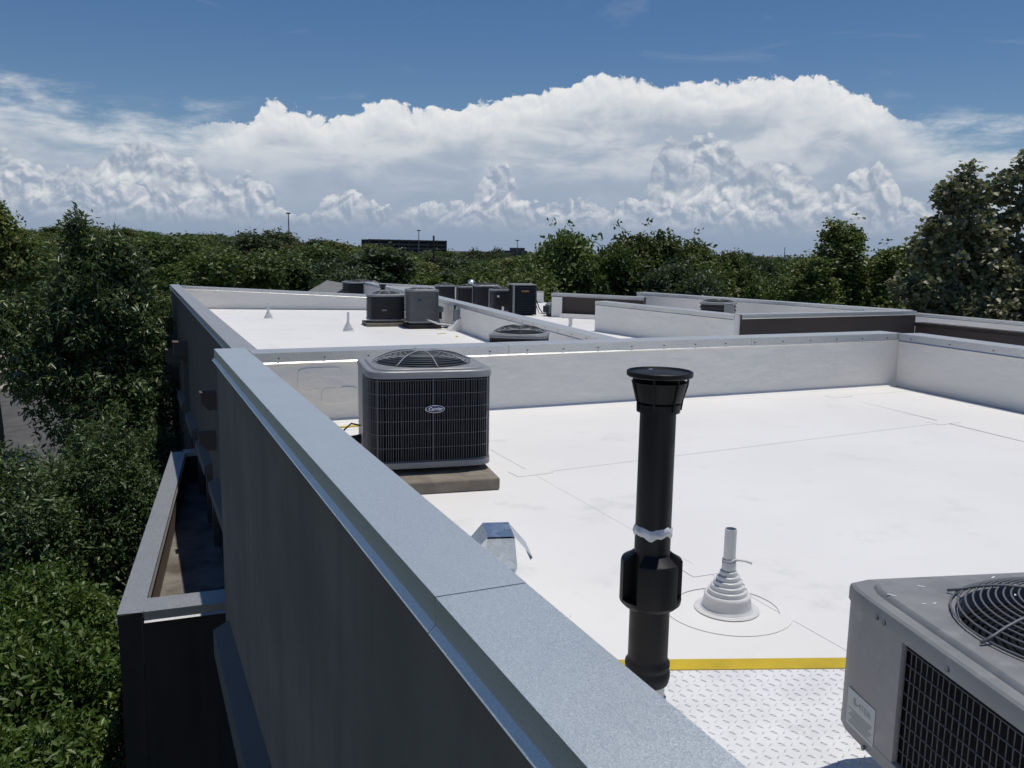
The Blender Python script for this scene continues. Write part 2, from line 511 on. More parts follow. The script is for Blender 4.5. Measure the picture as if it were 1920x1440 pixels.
# ------------------------------------------------------------------ mesh helpers
class MB:
    """collects verts and faces, then links them as ONE mesh object"""
    def __init__(s):
        s.v, s.f = [], []
        s.mx = None

    def add(s, vs, fs):
        o = len(s.v)
        s.v.extend(tuple(p) for p in vs)
        s.f.extend(tuple(i + o for i in f) for f in fs)
        return s

    def box(s, x0, x1, y0, y1, z0, z1):
        return s.add([(x0, y0, z0), (x1, y0, z0), (x1, y1, z0), (x0, y1, z0), (x0, y0, z1), (x1, y0, z1), (x1, y1, z1), (x0, y1, z1)],
                     [(3, 2, 1, 0), (4, 5, 6, 7), (0, 1, 5, 4), (1, 2, 6, 5), (2, 3, 7, 6), (3, 0, 4, 7)])

    def obox(s, c, size, rz=0, rx=0, ry=0):
        m = Matrix.Rotation(rz, 3, 'Z') @ Matrix.Rotation(ry, 3, 'Y') @ Matrix.Rotation(rx, 3, 'X')
        hx, hy, hz = (a / 2 for a in size)
        vs = [Vector(c) + m @ Vector(p) for p in ((-hx, -hy, -hz), (hx, -hy, -hz), (hx, hy, -hz), (-hx, hy, -hz), (-hx, -hy, hz), (hx, -hy, hz), (hx, hy, hz), (-hx, hy, hz))]
        return s.add(vs, [(3, 2, 1, 0), (4, 5, 6, 7), (0, 1, 5, 4), (1, 2, 6, 5), (2, 3, 7, 6), (3, 0, 4, 7)])

    def prism(s, pts, z0, z1):
        """pts counter-clockwise 2-D outline; z0/z1 numbers or lists"""
        n = len(pts)
        a = z0 if isinstance(z0, (list, tuple)) else [z0] * n
        b = z1 if isinstance(z1, (list, tuple)) else [z1] * n
        vs = [(p[0], p[1], a[i]) for i, p in enumerate(pts)] + [(p[0], p[1], b[i]) for i, p in enumerate(pts)]
        fs = [tuple(range(n - 1, -1, -1)), tuple(range(n, 2 * n))] + [(i, (i + 1) % n, n + (i + 1) % n, n + i) for i in range(n)]
        return s.add(vs, fs)

    def loops(s, L, close=True, cap0=False, cap1=False):
        n = len(L[0])
        vs = [p for l in L for p in l]
        fs = []
        for k in range(len(L) - 1):
            for i in range(n if close else n - 1):
                j = (i + 1) % n
                fs.append((k * n + i, k * n + j, (k + 1) * n + j, (k + 1) * n + i))
        if cap0:
            fs.append(tuple(range(n - 1, -1, -1)))
        if cap1:
            fs.append(tuple(range((len(L) - 1) * n, len(L) * n)))
        return s.add(vs, fs)

    def lathe(s, prof, n=24, c=(0, 0, 0), cap0=False, cap1=False):
        L = [[(c[0] + r * math.cos(2 * math.pi * i / n), c[1] + r * math.sin(2 * math.pi * i / n), c[2] + z) for i in range(n)] for r, z in prof]
        return s.loops(L, True, cap0, cap1)

    def tube(s, pts, r, n=6, close=False, caps=True):
        P = [Vector(p) for p in pts]
        rs = r if isinstance(r, (list, tuple)) else [r] * len(P)
        L = []
        ref = Vector((0, 0, 1))
        for i, p in enumerate(P):
            if close:
                d = P[(i + 1) % len(P)] - P[i - 1]
            else:
                d = P[min(i + 1, len(P) - 1)] - P[max(i - 1, 0)]
            d.normalize()
            q = ref if abs(d.dot(ref)) < .95 else Vector((1, 0, 0))
            a = d.cross(q).normalized()
            b = a.cross(d)
            L.append([p + (a * math.cos(2 * math.pi * k / n) + b * math.sin(2 * math.pi * k / n)) * rs[i] for k in range(n)])
        if close:
            L.append(L[0])
        return s.loops(L, True, caps and not close, caps and not close)

    def xf(s, m):
        s.v = [tuple(m @ Vector(p)) for p in s.v]
        return s

    def build(s, name, mat, parent=None, smooth=False, bevel=0., org=None, seg=2, angle=40):
        me = bpy.data.meshes.new(name)
        v = s.v
        if org is not None:
            v = [(p[0] - org[0], p[1] - org[1], p[2] - org[2]) for p in v]
        me.from_pydata(v, [], s.f)
        me.materials.append(mat)
        if smooth:
            me.polygons.foreach_set('use_smooth', [True] * len(me.polygons))
            if smooth != 'all':
                me.set_sharp_from_angle(angle=R(angle))
        me.update()
        o = bpy.data.objects.new(name, me)
        COL.objects.link(o)
        if parent:
            o.parent = parent
        if bevel:
            b = o.modifiers.new('bevel', 'BEVEL')
            b.width = bevel
            b.segments = seg
            b.limit_method = 'ANGLE'
            b.angle_limit = R(35)
        return o


def tag(o, label=None, cat=None, group=None, kind=None):
    if label:
        o['label'] = label
    if cat:
        o['category'] = cat
    if group:
        o['group'] = group
    if kind:
        o['kind'] = kind
    return o


def thing(name, label, cat, loc=(0, 0, 0), rz=0., group=None):
    o = bpy.data.objects.new(name, None)
    o.empty_display_size = .2
    COL.objects.link(o)
    o.location = loc
    o.rotation_euler = (0, 0, rz)
    return tag(o, label, cat, group)


def copy_tree(o, parent=None):
    c = o.copy()
    COL.objects.link(c)
    c.parent = parent
    for ch in list(o.children):
        copy_tree(ch, c)
    return c


def text_mesh(body, size, shear=0., ext=.0, bold=0.):
    cu = bpy.data.curves.new('lettering', 'FONT')
    cu.body = body
    cu.size = size
    cu.shear = shear
    cu.extrude = ext
    cu.offset = bold
    cu.align_x = 'CENTER'
    cu.align_y = 'CENTER'
    cu.resolution_u = 3
    to = bpy.data.objects.new('lettering', cu)
    COL.objects.link(to)
    dg = bpy.context.evaluated_depsgraph_get()
    me = bpy.data.meshes.new_from_object(to.evaluated_get(dg))
    bpy.data.objects.remove(to)
    bpy.data.curves.remove(cu)
    return me

# ------------------------------------------------------------------ ground
GZ = -7.5
mb = MB()
mb.add([(-2500, -600, GZ), (2500, -600, GZ), (2500, 4000, GZ), (-2500, 4000, GZ)], [(0, 1, 2, 3)])
tag(mb.build('ground', M['soil']), kind='structure')


def sheet(name, pts, z, mat):
    m = MB()
    m.add([(x, y, z) for x, y in pts], [tuple(range(len(pts)))])
    return tag(m.build(name, mat), kind='structure')


sheet('lawn', [(-30, 20), (-9.6, 62), (-8.3, 70), (-8.3, 77.5), (-14, 80), (-40, 90)], GZ + .02, M['lawn'])
sheet('lawn', [(-40, 84.5), (-6.5, 86), (-6, 94), (-6, 103), (-40, 103)], GZ + .02, M['lawn'])
sheet('road', [(-10, 40), (0.5, 40), (2, 70), (-3, 90), (-6, 84), (-7.6, 76), (-8, 69)], GZ + .004, M['asphalt'])
sheet('driveway', [(-30, 80), (-8.9, 77.8), (-6.6, 77), (-5.4, 84.6), (-30, 84.2)], GZ + .03, M['paving'])
sheet('footpath', [(-7.9, 62), (-6.4, 62), (-6.2, 76), (-7.3, 76)], GZ + .012, M['paving'])
mb = MB()
kp = [(-9.8, 55), (-8.75, 66), (-8.1, 71), (-7.9, 75.5)]
for i in range(len(kp) - 1):
    (x0, y0), (x1, y1) = kp[i], kp[i + 1]
    mb.prism([(x0 - .25, y0), (x0, y0), (x1, y1), (x1 - .25, y1)], GZ, GZ + .15)
tag(mb.build('kerb', M['paving']), kind='structure')


# ------------------------------------------------------------------ parapets
def v2(a):
    return Vector((a[0], a[1]))


def coping(parent, org, a, b, zt, zt2, width, mat, breaks, fl=.09, fr=.09, kick=.014, name='coping_piece'):
    """folded metal coping over a wall: a>b is its left top edge, the wall lies to the right; one object per piece"""
    a, b = v2(a), v2(b)
    d = (b - a)
    ln = d.length
    d.normalize()
    n = Vector((d.y, -d.x))
    t = .005
    prof = [(-kick, -fl - kick), (0, -fl), (0, 0), (width, 0), (width, -fr), (width + kick, -fr - kick), (width + kick - .002, -fr - kick - .004),
            (width - t, -fr - .002), (width - t, -t), (t, -t), (t, -fl - .002), (-kick + .002, -fl - kick - .004)]
    prof = prof[::-1]
    cuts = [0] + [k for k in breaks if .3 < k < ln - .1] + [ln]
    out = []
    for i in range(len(cuts) - 1):
        s0, s1 = cuts[i] + (.002 if i else 0), cuts[i + 1] - (.002 if i < len(cuts) - 2 else 0)
        jig = (.0012 if i % 2 else 0)
        m = MB()
        L = []
        for s_ in (s0, s1):
            z = zt + (zt2 - zt) * s_ / ln + jig
            p = a + d * s_
            L.append([(p.x + n.x * u, p.y + n.y * u, z + w) for u, w in prof])
        m.loops(L, True, True, True)
        out.append(m.build(name, mat, parent, org=org))
    return out


def parapet(parent, org, a, b, zb, zt, width, core, cop, zt2=None, piece=3.0, first=None, left=None, right=None, lz=None,
            rz=None, fl=.09, fr=.09, screws=None, name='parapet_wall', kick=.014, cap=True):
    zt2 = zt if zt2 is None else zt2
    A, B = v2(a), v2(b)
    d = B - A
    ln = d.length
    d.normalize()
    n = Vector((d.y, -d.x))
    ov = .02

    def quad(u0, u1, s0=0., s1=ln):
        P = [A + d * s0 + n * u0, A + d * s0 + n * u1, A + d * s1 + n * u1, A + d * s1 + n * u0]
        return [(p.x, p.y) for p in P]
    m = MB()
    m.prism(quad(ov, width - ov), zb, [zt - .006, zt - .006, zt2 - .006, zt2 - .006])
    w = m.build(name, core, parent, org=org)
    if left:     # membrane or panel turned up on the left face
        m = MB()
        m.prism(quad(ov - .009, ov - .001), lz, [zt - .05, zt - .05, zt2 - .05, zt2 - .05])
        m.build('flashing', left, w, org=org)
    if right:
        m = MB()
        m.prism(quad(width - ov + .001, width - ov + .009), rz, [zt - .05, zt - .05, zt2 - .05, zt2 - .05])
        m.build('flashing', right, w, org=org)
    if cap:
        br = []
        s = first if first else piece
        while s < ln:
            br.append(s)
            s += piece
        coping(w, org, a, b, zt, zt2, width, cop, br, fl, fr, kick)
    if screws:
        m = MB()
        s = .25
        side, step = screws
        while s < ln - .1:
            z = zt + (zt2 - zt) * s / ln - (fl if side < 0 else fr) * .62
            p = A + d * s + n * (0 if side < 0 else width)
            q = n * (-.007 if side < 0 else .007)
            m.tube([(p.x, p.y, z), (p.x + q.x, p.y + q.y, z)], .0085, 8)
            s += step
        tag(m.build('screw_row', M['screw'], w, org=org), kind='stuff')
    return w


def deck(parent, org, pts, z, th=.06, mat=None, name='roof_deck'):
    m = MB()
    m.prism(pts, z - th, z)
    return m.build(name, mat or M['seam'], parent, org=org)


def sheets(parent, org, polys, z, mat, th=.004, wob=.0):
    for k, pts in enumerate(polys):
        c = sum((v2(p) for p in pts), Vector((0, 0))) / len(pts)
        q = []
        for p in pts:
            e = v2(p) - c
            q.append(tuple(v2(p) - e.normalized() * .0022))
        m = MB()
        m.prism(q, z + .0005, z + th + .0007 * (k % 3))
        m.build('membrane_sheet', mat, parent, org=org)


# ---- section A: the near roof
oA = (4, 4, GZ)
bA = thing('flat_roof_building', 'nearest flat-roofed building section with blue-grey metal coping around its wide white roof', 'building', oA, group='sections of the flat-roofed building')
a0, a1 = (.790, -3.5), (.727, 8.66)
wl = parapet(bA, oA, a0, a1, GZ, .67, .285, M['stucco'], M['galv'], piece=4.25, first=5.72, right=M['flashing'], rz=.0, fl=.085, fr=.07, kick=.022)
wl['label'] = 'dark grey stucco outer wall in shade'
parapet(bA, oA, (9.05, 8.075), (1.015, 8.075), -1.0, .68, .34, M['flashing'], M['galv_far'], piece=3.1, first=2.4, screws=(-1, .42), fl=.085, left=M['flashing'], lz=0)
parapet(bA, oA, (7.85, -3.5), (8.985, 8.06), -1.0, .68, .34, M['flashing'], M['galv_far'], piece=3.1, screws=(-1, .62), fl=.085, left=M['flashing'], lz=0)
dA = deck(bA, oA, [(1.0, -3.5), (7.9, -3.5), (9.0, 8.1), (1.0, 8.1)], -.0)
E_ = [(1.035, -3.4), (2.70, -3.4), (2.70, 7.66), (1.01, 7.66)]
sheets(dA, oA, [
    E_,
    [(1.01, 7.66), (8.90, 7.66), (8.945, 8.07), (1.01, 8.07)],
    [(2.70, 5.66), (7.46, 6.04), (7.64, 7.66), (2.70, 7.66)],
    [(2.70, 3.57), (7.25, 3.50), (7.46, 6.04), (2.70, 5.66)],
    [(2.70, 1.45), (7.05, 1.35), (7.25, 3.50), (2.70, 3.57)],
    [(2.70, -3.4), (6.6, -3.4), (7.05, 1.35), (2.70, 1.45)],
    [(6.6, -3.4), (7.83, -3.4), (8.90, 7.66), (7.64, 7.66), (7.25, 3.5)]], 0, M['membrane'])
# small reinforcement patches over the seam junctions
for k, (x, y, w, h, r) in enumerate([(2.70, 5.70, .30, .17, 4), (7.47, 6.06, .34, .16, 6), (7.63, 7.64, .30, .14, 5), (2.72, 3.56, .26, .16, -2)]):
    m = MB()
    m.obox((x, y, .0065), (w, h, .0035), R(r))
    m.build('patch', M['membrane'], dA, org=oA, bevel=.02, seg=3)
# raised cant strip where wall and roof meet
m = MB()
m.add([(1.02, 8.085, .035), (8.93, 8.085, .035), (8.93, 8.02, .0055), (1.02, 8.02, .0055)], [(0, 1, 2, 3)])
m.build('cant_strip', M['membrane'], dA, org=oA)
# window head ledge on the outer wall
m = MB()
m.prism([(.60, 5.55), (.765, 5.55), (.755, 8.35), (.60, 8.35)], -2.28, [-2.02, -1.94, -1.94, -2.02])
led = m.build('window_ledge', M['trim'], wl, org=oA, bevel=.008)
m = MB()
m.box(.66, .765, 5.6, 8.3, -5.6, -2.285)
m.build('window_surround', M['trim'], wl, org=oA)
m = MB()
m.box(.648, .659, 5.75, 8.15, -5.4, -2.45)
m.build('window_pane', M['glass'], wl, org=oA)

# ---- section B: the next roof along the wall, a step lower
oB = (4, 18, GZ)
ZB = -.3
bB = thing('flat_roof_building', 'lower building section behind the near parapet with long dark side wall and white roof', 'building', oB, group='sections of the flat-roofed building')
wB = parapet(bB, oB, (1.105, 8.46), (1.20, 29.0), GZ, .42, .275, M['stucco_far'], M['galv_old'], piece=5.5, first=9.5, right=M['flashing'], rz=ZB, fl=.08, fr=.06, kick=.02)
parapet(bB, oB, (8.35, 26.35), (1.46, 28.35), -1.2, .13, .30, M['flashing'], M['galv_far'], zt2=.40, piece=3, screws=(-1, .75), fl=.075, left=M['flashing'], lz=ZB)
parapet(bB, oB, (6.15, 8.43), (7.80, 24.9), -1.2, .36, .32, M['flashing'], M['galv_far'], piece=3, screws=(-1, .62), fl=.08, left=M['flashing'], lz=ZB, right=M['flashing'], rz=ZB)
dB = deck(bB, oB, [(1.36, 8.42), (6.17, 8.42), (7.85, 24.9), (8.4, 26.4), (1.45, 28.4)], ZB)
sheets(dB, oB, [
    [(1.37, 8.43), (2.62, 8.43), (2.46, 24.0), (1.44, 24.0)],
    [(2.62, 8.43), (4.9, 8.43), (5.2, 24.0), (2.46, 24.0)],
    [(4.9, 8.43), (6.16, 8.43), (7.70, 24.0), (5.2, 24.0)],
    [(1.44, 24.0), (4.6, 24.0), (4.6, 27.3), (1.46, 28.3)],
    [(4.6, 24.0), (7.70, 24.0), (8.3, 26.3), (4.6, 27.3)]], ZB, M['membrane'])
# pop-out window surrounds down the side wall
for k, (y0, y1, z) in enumerate([(11.6, 13.9, -1.95), (14.9, 17.0, -1.95), (18.2, 20.2, -2.0), (22.0, 24.0, -2.1)]):
    x = 1.125 + (y0 - 8.4) * .0045
    m = MB()
    m.prism([(x - .13, y0), (x + .01, y0), (x + .01, y1), (x - .13, y1)], z - .22, [z - .06, z, z, z - .06])
    w = m.build('window_ledge', M['trim'], wB, org=oB, bevel=.01)
    for yy in (y0 + .05, y1 - .2):
        m = MB()
        m.box(x - .09, x + .01, yy, yy + .15, z - 3.3, z - .225)
        m.build('window_jamb', M['stucco_far'], wB, org=oB)
    m = MB()
    m.box(x - .02, x + .004, y0 + .2, y1 - .2, z - 3.1, z - .225)
    m.build('window_pane', M['glass'], wB, org=oB)
for y0 in (26.2,):
    m = MB()
    m.box(1.02, 1.2, y0, y0 + .5, GZ, -.9)
    m.build('pilaster', M['stucco_far'], wB, org=oB)

# ---- bay that projects from section B, open topped, with its own coping
oX = (.3, 13.5, GZ)
bX = thing('projecting_bay', 'open-topped black stucco bay with weathered grey coping jutting from the dark wall', 'building bay', oX)
ZX = -2.4
parapet(bX, oX, (-.28, 10.0), (.63, 17.9), GZ, ZX, .27, M['box'], M['galv_old'], piece=20, fl=.10, fr=.05, right=M['tan'], rz=-3.0, name='outer_wall', kick=.02)
m = MB()
m.prism([(-.27, 9.985), (1.13, 9.93), (1.13, 10.30), (-.235, 10.36)], GZ, ZX - .012)
fw_ = m.build('front_wall', M['box'], bX, org=oX)
coping(fw_, oX, (1.13, 9.91), (-.005, 9.965), ZX + .002, ZX + .002, .40, M['galv_old'], [], .10, .05, .022)
m = MB()
m.prism([(.62, 17.75), (1.16, 17.75), (1.16, 18.05), (.62, 18.05)], GZ, ZX - .01)
bk_ = m.build('back_wall', M['box'], bX, org=oX)
coping(bk_, oX, (1.15, 17.74), (.86, 17.74), ZX + .003, ZX + .003, .32, M['galv_old'], [], .06, .06, .01)
m = MB()
m.prism([(0, 10.3), (1.12, 10.3), (1.15, 17.8), (.85, 17.8)], -3.08, -3.0)
m.build('gutter_floor', M['gutter'], bX, org=oX)

# ---- rain leader heads on the side wall
for k, (y0, x0, z0, w, h, lab) in enumerate([
        (13.6, .93, -.55, .20, .16, 'small rain leader head with sunlit rim beside the end of the near wall'),
        (13.9, .90, -1.22, .12, .18, 'lower scupper box with pale sunlit lip next to the near wall'),
        (20.7, .88, -.52, .38, .30, 'rain leader head with sunlit rim halfway along the dark side wall'),
        (24.5, .84, -1.12, .42, .34, 'lower rain leader head of the pair halfway along the side wall'),
        (28.2, .84, -.55, .40, .36, 'upper rain leader head at the far end of the dark side wall'),
        (28.2, .76, -1.15, .46, .42, 'lower rain leader head at the far end of the dark side wall')]):
    xw = 1.135 + (y0 - 8.4) * .0045
    t_ = thing('rain_leader_head', lab, 'leader head', (xw, y0, z0 - h), group='leader heads on the side wall')
    m = MB()
    dx = xw - x0
    prof = [(-dx, 0), (0, 0), (0, w), (-dx, w)]
    q = [(-dx * .55, w * .2), (0, w * .2), (0, w * .8), (-dx * .55, w * .8)]
    m.loops([[(a, b, -.12) for a, b in q], [(a, b, 0) for a, b in prof], [(a, b, h) for a, b in prof],
             [(a * .86 - .005, w / 2 + (b - w / 2) * .86, h) for a, b in prof], [(a * .86 - .005, w / 2 + (b - w / 2) * .86, h * .75) for a, b in prof]], True, True, True)
    m.build('head', M['stucco_far'], t_)
    m = MB()
    m.box(-dx - .012, .0, -.012, w + .012, h - .03, h - .002)
    m.build('rim', M['tan'], t_)  # paler tan stands in for sunlight on top of the dark head
    if k in (2, 4):
        m = MB()
        m.box(-.12, -.01, w * .35, w * .65, -6.3, -.122)
        m.build('downpipe', M['stucco_far'], t_)

# ---- section C: beyond the dividing parapet
oC = (9, 18, GZ)
bC = thing('flat_roof_building', 'middle white-roofed building section crowded with dark condensers beyond the dividing parapet', 'building', oC, group='sections of the flat-roofed building')
dC = deck(bC, oC, [(6.5, 8.42), (11.0, 8.42), (11.1, 14), (10.6, 18.6), (13.5, 22), (14.6, 29.8), (8.2, 33.4), (1.5, 36), (1.5, 28.7), (8.4, 26.7), (8.12, 24.9)], ZB - .004)
sheets(dC, oC, [[(6.5, 8.43), (11.0, 8.43), (11.06, 14), (10.6, 18.5), (7.5, 18.5)],
                [(7.5, 18.5), (10.6, 18.5), (13.4, 22), (14.4, 29.6), (8.4, 33.2), (8.15, 24.9)]], ZB - .004, M['membrane'])
parapet(bC, oC, (14.3, 29.4), (8.25, 33.2), -1.2, .12, .3, M['flashing'], M['galv_far'], zt2=.31, piece=3, screws=(-1, .9), left=M['flashing'], lz=ZB, fl=.07)
parapet(bC, oC, (8.6, 26.6), (8.2, 33.0), -1.2, .20, .28, M['flashing'], M['galv_far'], zt2=.36, piece=3, fl=.07)
wE = parapet(bC, oC, (13.45, 21.1), (11.50, 23.1), -1.2, .38, .35, M['brown'], M['galv_old'], zt2=.41, piece=9, fl=.07)
m = MB()
m.prism([(11.515, 23.075), (11.50, 23.06), (11.73, 22.825), (11.745, 22.84)], ZB - .1, .30)
m.build('corner_flashing', M['flashing'], wE, org=oC)
m = MB()
m.prism([(11.75, 22.86), (13.5, 21.07), (13.35, 20.92), (11.6, 22.71)], ZB - .1, ZB + .12)
m.build('kerb_flashing', M['flashing'], wE, org=oC)

# ---- section D: raised box with the brown front
oD = (13.5, 17, GZ)
bD = thing('flat_roof_building', 'raised building section with white left flank and dark brown panelled front', 'building', oD, group='sections of the flat-roofed building')
parapet(bD, oD, (11.055, 13.99), (10.55, 18.75), -1.2, .44, .34, M['flashing'], M['galv_far'], piece=3.2, fl=.085, left=M['flashing'], lz=ZB)
wD = parapet(bD, oD, (16.25, 14.14), (11.225, 13.955), -2.5, .445, .37, M['brown'], M['galv_old'], piece=3.3, fl=.07)
parapet(bD, oD, (16.35, 14.55), (14.40, 23.0), -2.0, .43, .34, M['flashing'], M['galv_far'], piece=3.2, screws=(-1, .8), fl=.07, left=M['flashing'], lz=ZB)
deck(bD, oD, [(11.2, 14.4), (16.3, 14.4), (14.4, 23), (13.6, 21.1), (10.7, 18.7)], ZB - .002, mat=M['membrane'])

# ---- section F: far right, lower
oF = (18, 11, GZ)
bF = thing('flat_roof_building', 'low right-hand building section with black outer wall and white inner parapet', 'building', oF, group='sections of the flat-roofed building')
parapet(bF, oF, (16.38, 2.0), (16.24, 14.16), -2.5, .19, .3, M['brown'], M['box'], piece=20, fl=.06)
parapet(bF, oF, (20.05, 2.0), (20.0, 17.9), -2.5, .10, .3, M['flashing'], M['galv_far'], piece=3.2, screws=(-1, .9), fl=.07)
deck(bF, oF, [(16.6, 2), (20.1, 2), (20.1, 17.9), (16.5, 17.9)], -.62, mat=M['membrane'])
# lower roof strip between the near right wall and the dark wall
deck(bF, oF, [(8.4, 2), (16.4, 2), (16.3, 13.95), (11.2, 13.9), (11.1, 8.45), (9.4, 8.45)], -.9, mat=M['membrane'])
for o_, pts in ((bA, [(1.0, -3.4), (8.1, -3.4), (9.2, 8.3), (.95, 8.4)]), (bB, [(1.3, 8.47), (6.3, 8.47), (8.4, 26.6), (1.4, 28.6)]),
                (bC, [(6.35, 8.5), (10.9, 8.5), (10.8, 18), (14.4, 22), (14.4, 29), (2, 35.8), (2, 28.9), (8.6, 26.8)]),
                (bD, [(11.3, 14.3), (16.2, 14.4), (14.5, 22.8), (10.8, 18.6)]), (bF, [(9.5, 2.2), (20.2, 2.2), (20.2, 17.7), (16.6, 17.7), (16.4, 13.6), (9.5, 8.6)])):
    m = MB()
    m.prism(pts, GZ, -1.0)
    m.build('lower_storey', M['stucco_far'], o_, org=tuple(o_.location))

# ------------------------------------------------------------------ condensers
def sup(th, w, d, p):
    c_, s_ = math.cos(th), math.sin(th)
    r = (abs(2 * c_ / w) ** p + abs(2 * s_ / d) ** p) ** (-1 / p)
    return r * c_, r * s_


def ring(w, d, p, z, n=72):
    return [(*sup(2 * math.pi * i / n, w, d, p), z) for i in range(n)]


def arc_points(w, d, p, step, n=720):
    """points at equal arc length round the casing, with their angle"""
    P = [sup(2 * math.pi * i / n, w, d, p) for i in range(n)]
    out, acc = [], 0
    for i in range(n):
        a, b = P[i], P[(i + 1) % n]
        acc += math.hypot(b[0] - a[0], b[1] - a[1])
        if acc >= step:
            acc -= step
            out.append((b, 2 * math.pi * ((i + 1) % n) / n))
    return out


def in_rng(th, rngs):
    th = math.degrees(th) % 360
    return any(a <= th <= b or a <= th - 360 <= b or a <= th + 360 <= b for a, b in rngs)


def condenser(label, loc, rz, w, d, h, body, side, wire, p=8., fan=.34, style='wire', vstep=.0165, nh=6, panels=(), panel_mat=None,
              dome=.045, rings=11, spokes=8, legs=True, guard=None, gwire=.0028, blades=4, group=None, swire=.0022, slats=14, lip=.05, wirer=None, top_step=.012, name='air_conditioner'):
    t = thing(name, label, 'air conditioner', loc, rz, group)
    guard = guard or wire
    lz = .035 if legs else 0.
    # base pan
    m = MB()
    m.loops([ring(w * .97, d * .97, p, lz), ring(w, d, p, lz + .006), ring(w, d, p, lz + .045), ring(w * .985, d * .985, p, lz + .05)], True, True, True)
    m.build('base_pan', body, t, smooth=True)
    if legs:
        for sx in (-1, 1):
            for sy in (-1, 1):
                m = MB()
                m.obox((sx * w * .33, sy * d * .33, lz / 2), (.16, .06, lz))
                m.build('foot', M['rubber'], t, bevel=.006)
    zt = h - lip
    z0 = lz + .045
    # coil or louvred casing
    m = MB()
    if style == 'wire':
        m.loops([ring(w * .955, d * .955, p, z0), ring(w * .955, d * .955, p, zt + .01)], True, True, True)
        co = m.build('coil', M['coil'], t, smooth=True)
        m = MB()
        wr = wirer or swire
        for (x, y), th in arc_points(w * .985, d * .985, p, vstep):
            if in_rng(th, panels):
                continue
            m.tube([(x, y, z0 + .01), (x, y, zt - .012)], wr, 4, caps=False)
        nseg = 96
        for k in range(nh + 2):
            z = z0 + .012 + (zt - .014 - z0 - .012) * k / (nh + 1)
            run = []
            for i in range(nseg + 1):
                th = 2 * math.pi * i / nseg
                if in_rng(th, panels):
                    if len(run) > 1:
                        m.tube(run, wr * 1.15, 4)
                    run = []
                else:
                    run.append((*sup(th, w * .99, d * .99, p), z))
            if len(run) > 1:
                m.tube(run, wr * 1.15, 4)
        tag(m.build('wire_guard', wire, t, smooth='all'), kind='stuff')
    else:
        L = [ring(w * .93, d * .93, p, z0)]
        dz = (zt - z0) / slats
        for k in range(slats):
            z = z0 + k * dz
            L += [ring(w * .985, d * .985, p, z + dz * .12), ring(w * .985, d * .985, p, z + dz * .45), ring(w * .93, d * .93, p, z + dz * .62), ring(w * .93, d * .93, p, z + dz)]
        m.loops(L, True, True, True)
        m.build('louvred_casing', side, t)
    for a, b in panels:
        m = MB()
        n = max(4, int((b - a) / 4))
        A_ = [math.radians(a + (b - a) * i / n) for i in range(n + 1)]
        L = []
        for sc_, z in ((.972, z0), (.998, z0), (.998, zt + .012), (.972, zt + .012)):
            L.append([(*sup(th, w * sc_, d * sc_, p), z) for th in A_])
        m.loops(L, False)
        m.loops([[L[0][0], L[1][0]], [L[3][0], L[2][0]]], False)
        m.loops([[L[1][-1], L[0][-1]], [L[2][-1], L[3][-1]]], False)
        m.build('service_panel', panel_mat or body, t, smooth=True)
    # top panel with fan opening
    n = 72
    circ = lambda r, z: [(r * math.cos(2 * math.pi * i / n), r * math.sin(2 * math.pi * i / n), z) for i in range(n)]
    m = MB()
    q = max(5, p * .8)
    m.loops([ring(w * .975, d * .975, p, zt), ring(w * 1.008, d * 1.008, p, zt), ring(w * 1.008, d * 1.008, p, h - .016), ring(w * 1.002, d * 1.002, p, h - .006), ring(w * .985, d * .985, p, h),
             ring(w * .905, d * .905, q, h - .002), ring(w * .895, d * .895, q, h + top_step * .6), ring(w * .88, d * .88, q, h + top_step), ring(w * .80, d * .80, 4, h + top_step),
             circ(fan + .012, h + top_step), circ(fan, h + top_step - .006), circ(fan, h - .10)], True)
    m.build('top_panel', body, t, smooth=True, angle=28)
    m = MB()
    m.lathe([(fan + .004, h - .06), (fan - .01, h - .22), (.02, h - .23)], 40, cap1=True)
    m.build('fan_well', M['coil'], t, smooth=True)
    zf = h - .085
    m = MB()
    m.lathe([(.0, zf - .06), (.075, zf - .06), (.085, zf - .03), (.085, zf + .04), (.07, zf + .05), (.0, zf + .052)], 24)
    m.build('fan_motor', M['ac_black'], t, smooth=True)
    for k in range(blades):
        m = MB()
        a = 2 * math.pi * k / blades + .3
        L = []
        for i in range(6):
            r = .07 + (fan - .09) * i / 5
            half = .32 - .02 * i
            L.append([(r * math.cos(a + half * s), r * math.sin(a + half * s), zf + .035 * s) for s in (-1, -.5, 0, .5, 1)])
        m.loops(L, False)
        b = m.build('fan_blade', M['ac_mid'], t, smooth='all')
    # fan guard: rings and spokes
    gz = lambda r: h + top_step + .004 + dome * max(0., 1 - (r / (fan + .03)) ** 3.2)
    m = MB()
    for k in range(rings):
        r = .075 + (fan + .03 - .075) * (k + .5) / rings
        z = gz(r)
        m.tube([(r * math.cos(2 * math.pi * i / 48), r * math.sin(2 * math.pi * i / 48), z) for i in range(48)], gwire, 5, close=True)
    tag(m.build('guard_rings', guard, t, smooth='all'), kind='stuff')
    for k in range(spokes):
        a = 2 * math.pi * k / spokes + .12
        m = MB()
        pts = []
        for i in range(9):
            r = .05 + (fan + .045 - .05) * i / 8
            pts.append((r * math.cos(a), r * math.sin(a), gz(min(r, fan + .03)) + .004))
        m.tube(pts, gwire * 1.5, 5)
        m.build('guard_spoke', M['wire_pale'] if wire is not M['wire_dark'] else guard, t, smooth='all')
    m = MB()
    m.lathe([(.0, gz(0) + .012), (.06, gz(0) + .011), (.075, gz(0) + .006), (.075, gz(0))], 24)
    m.build('guard_hub', body, t, smooth=True)
    return t


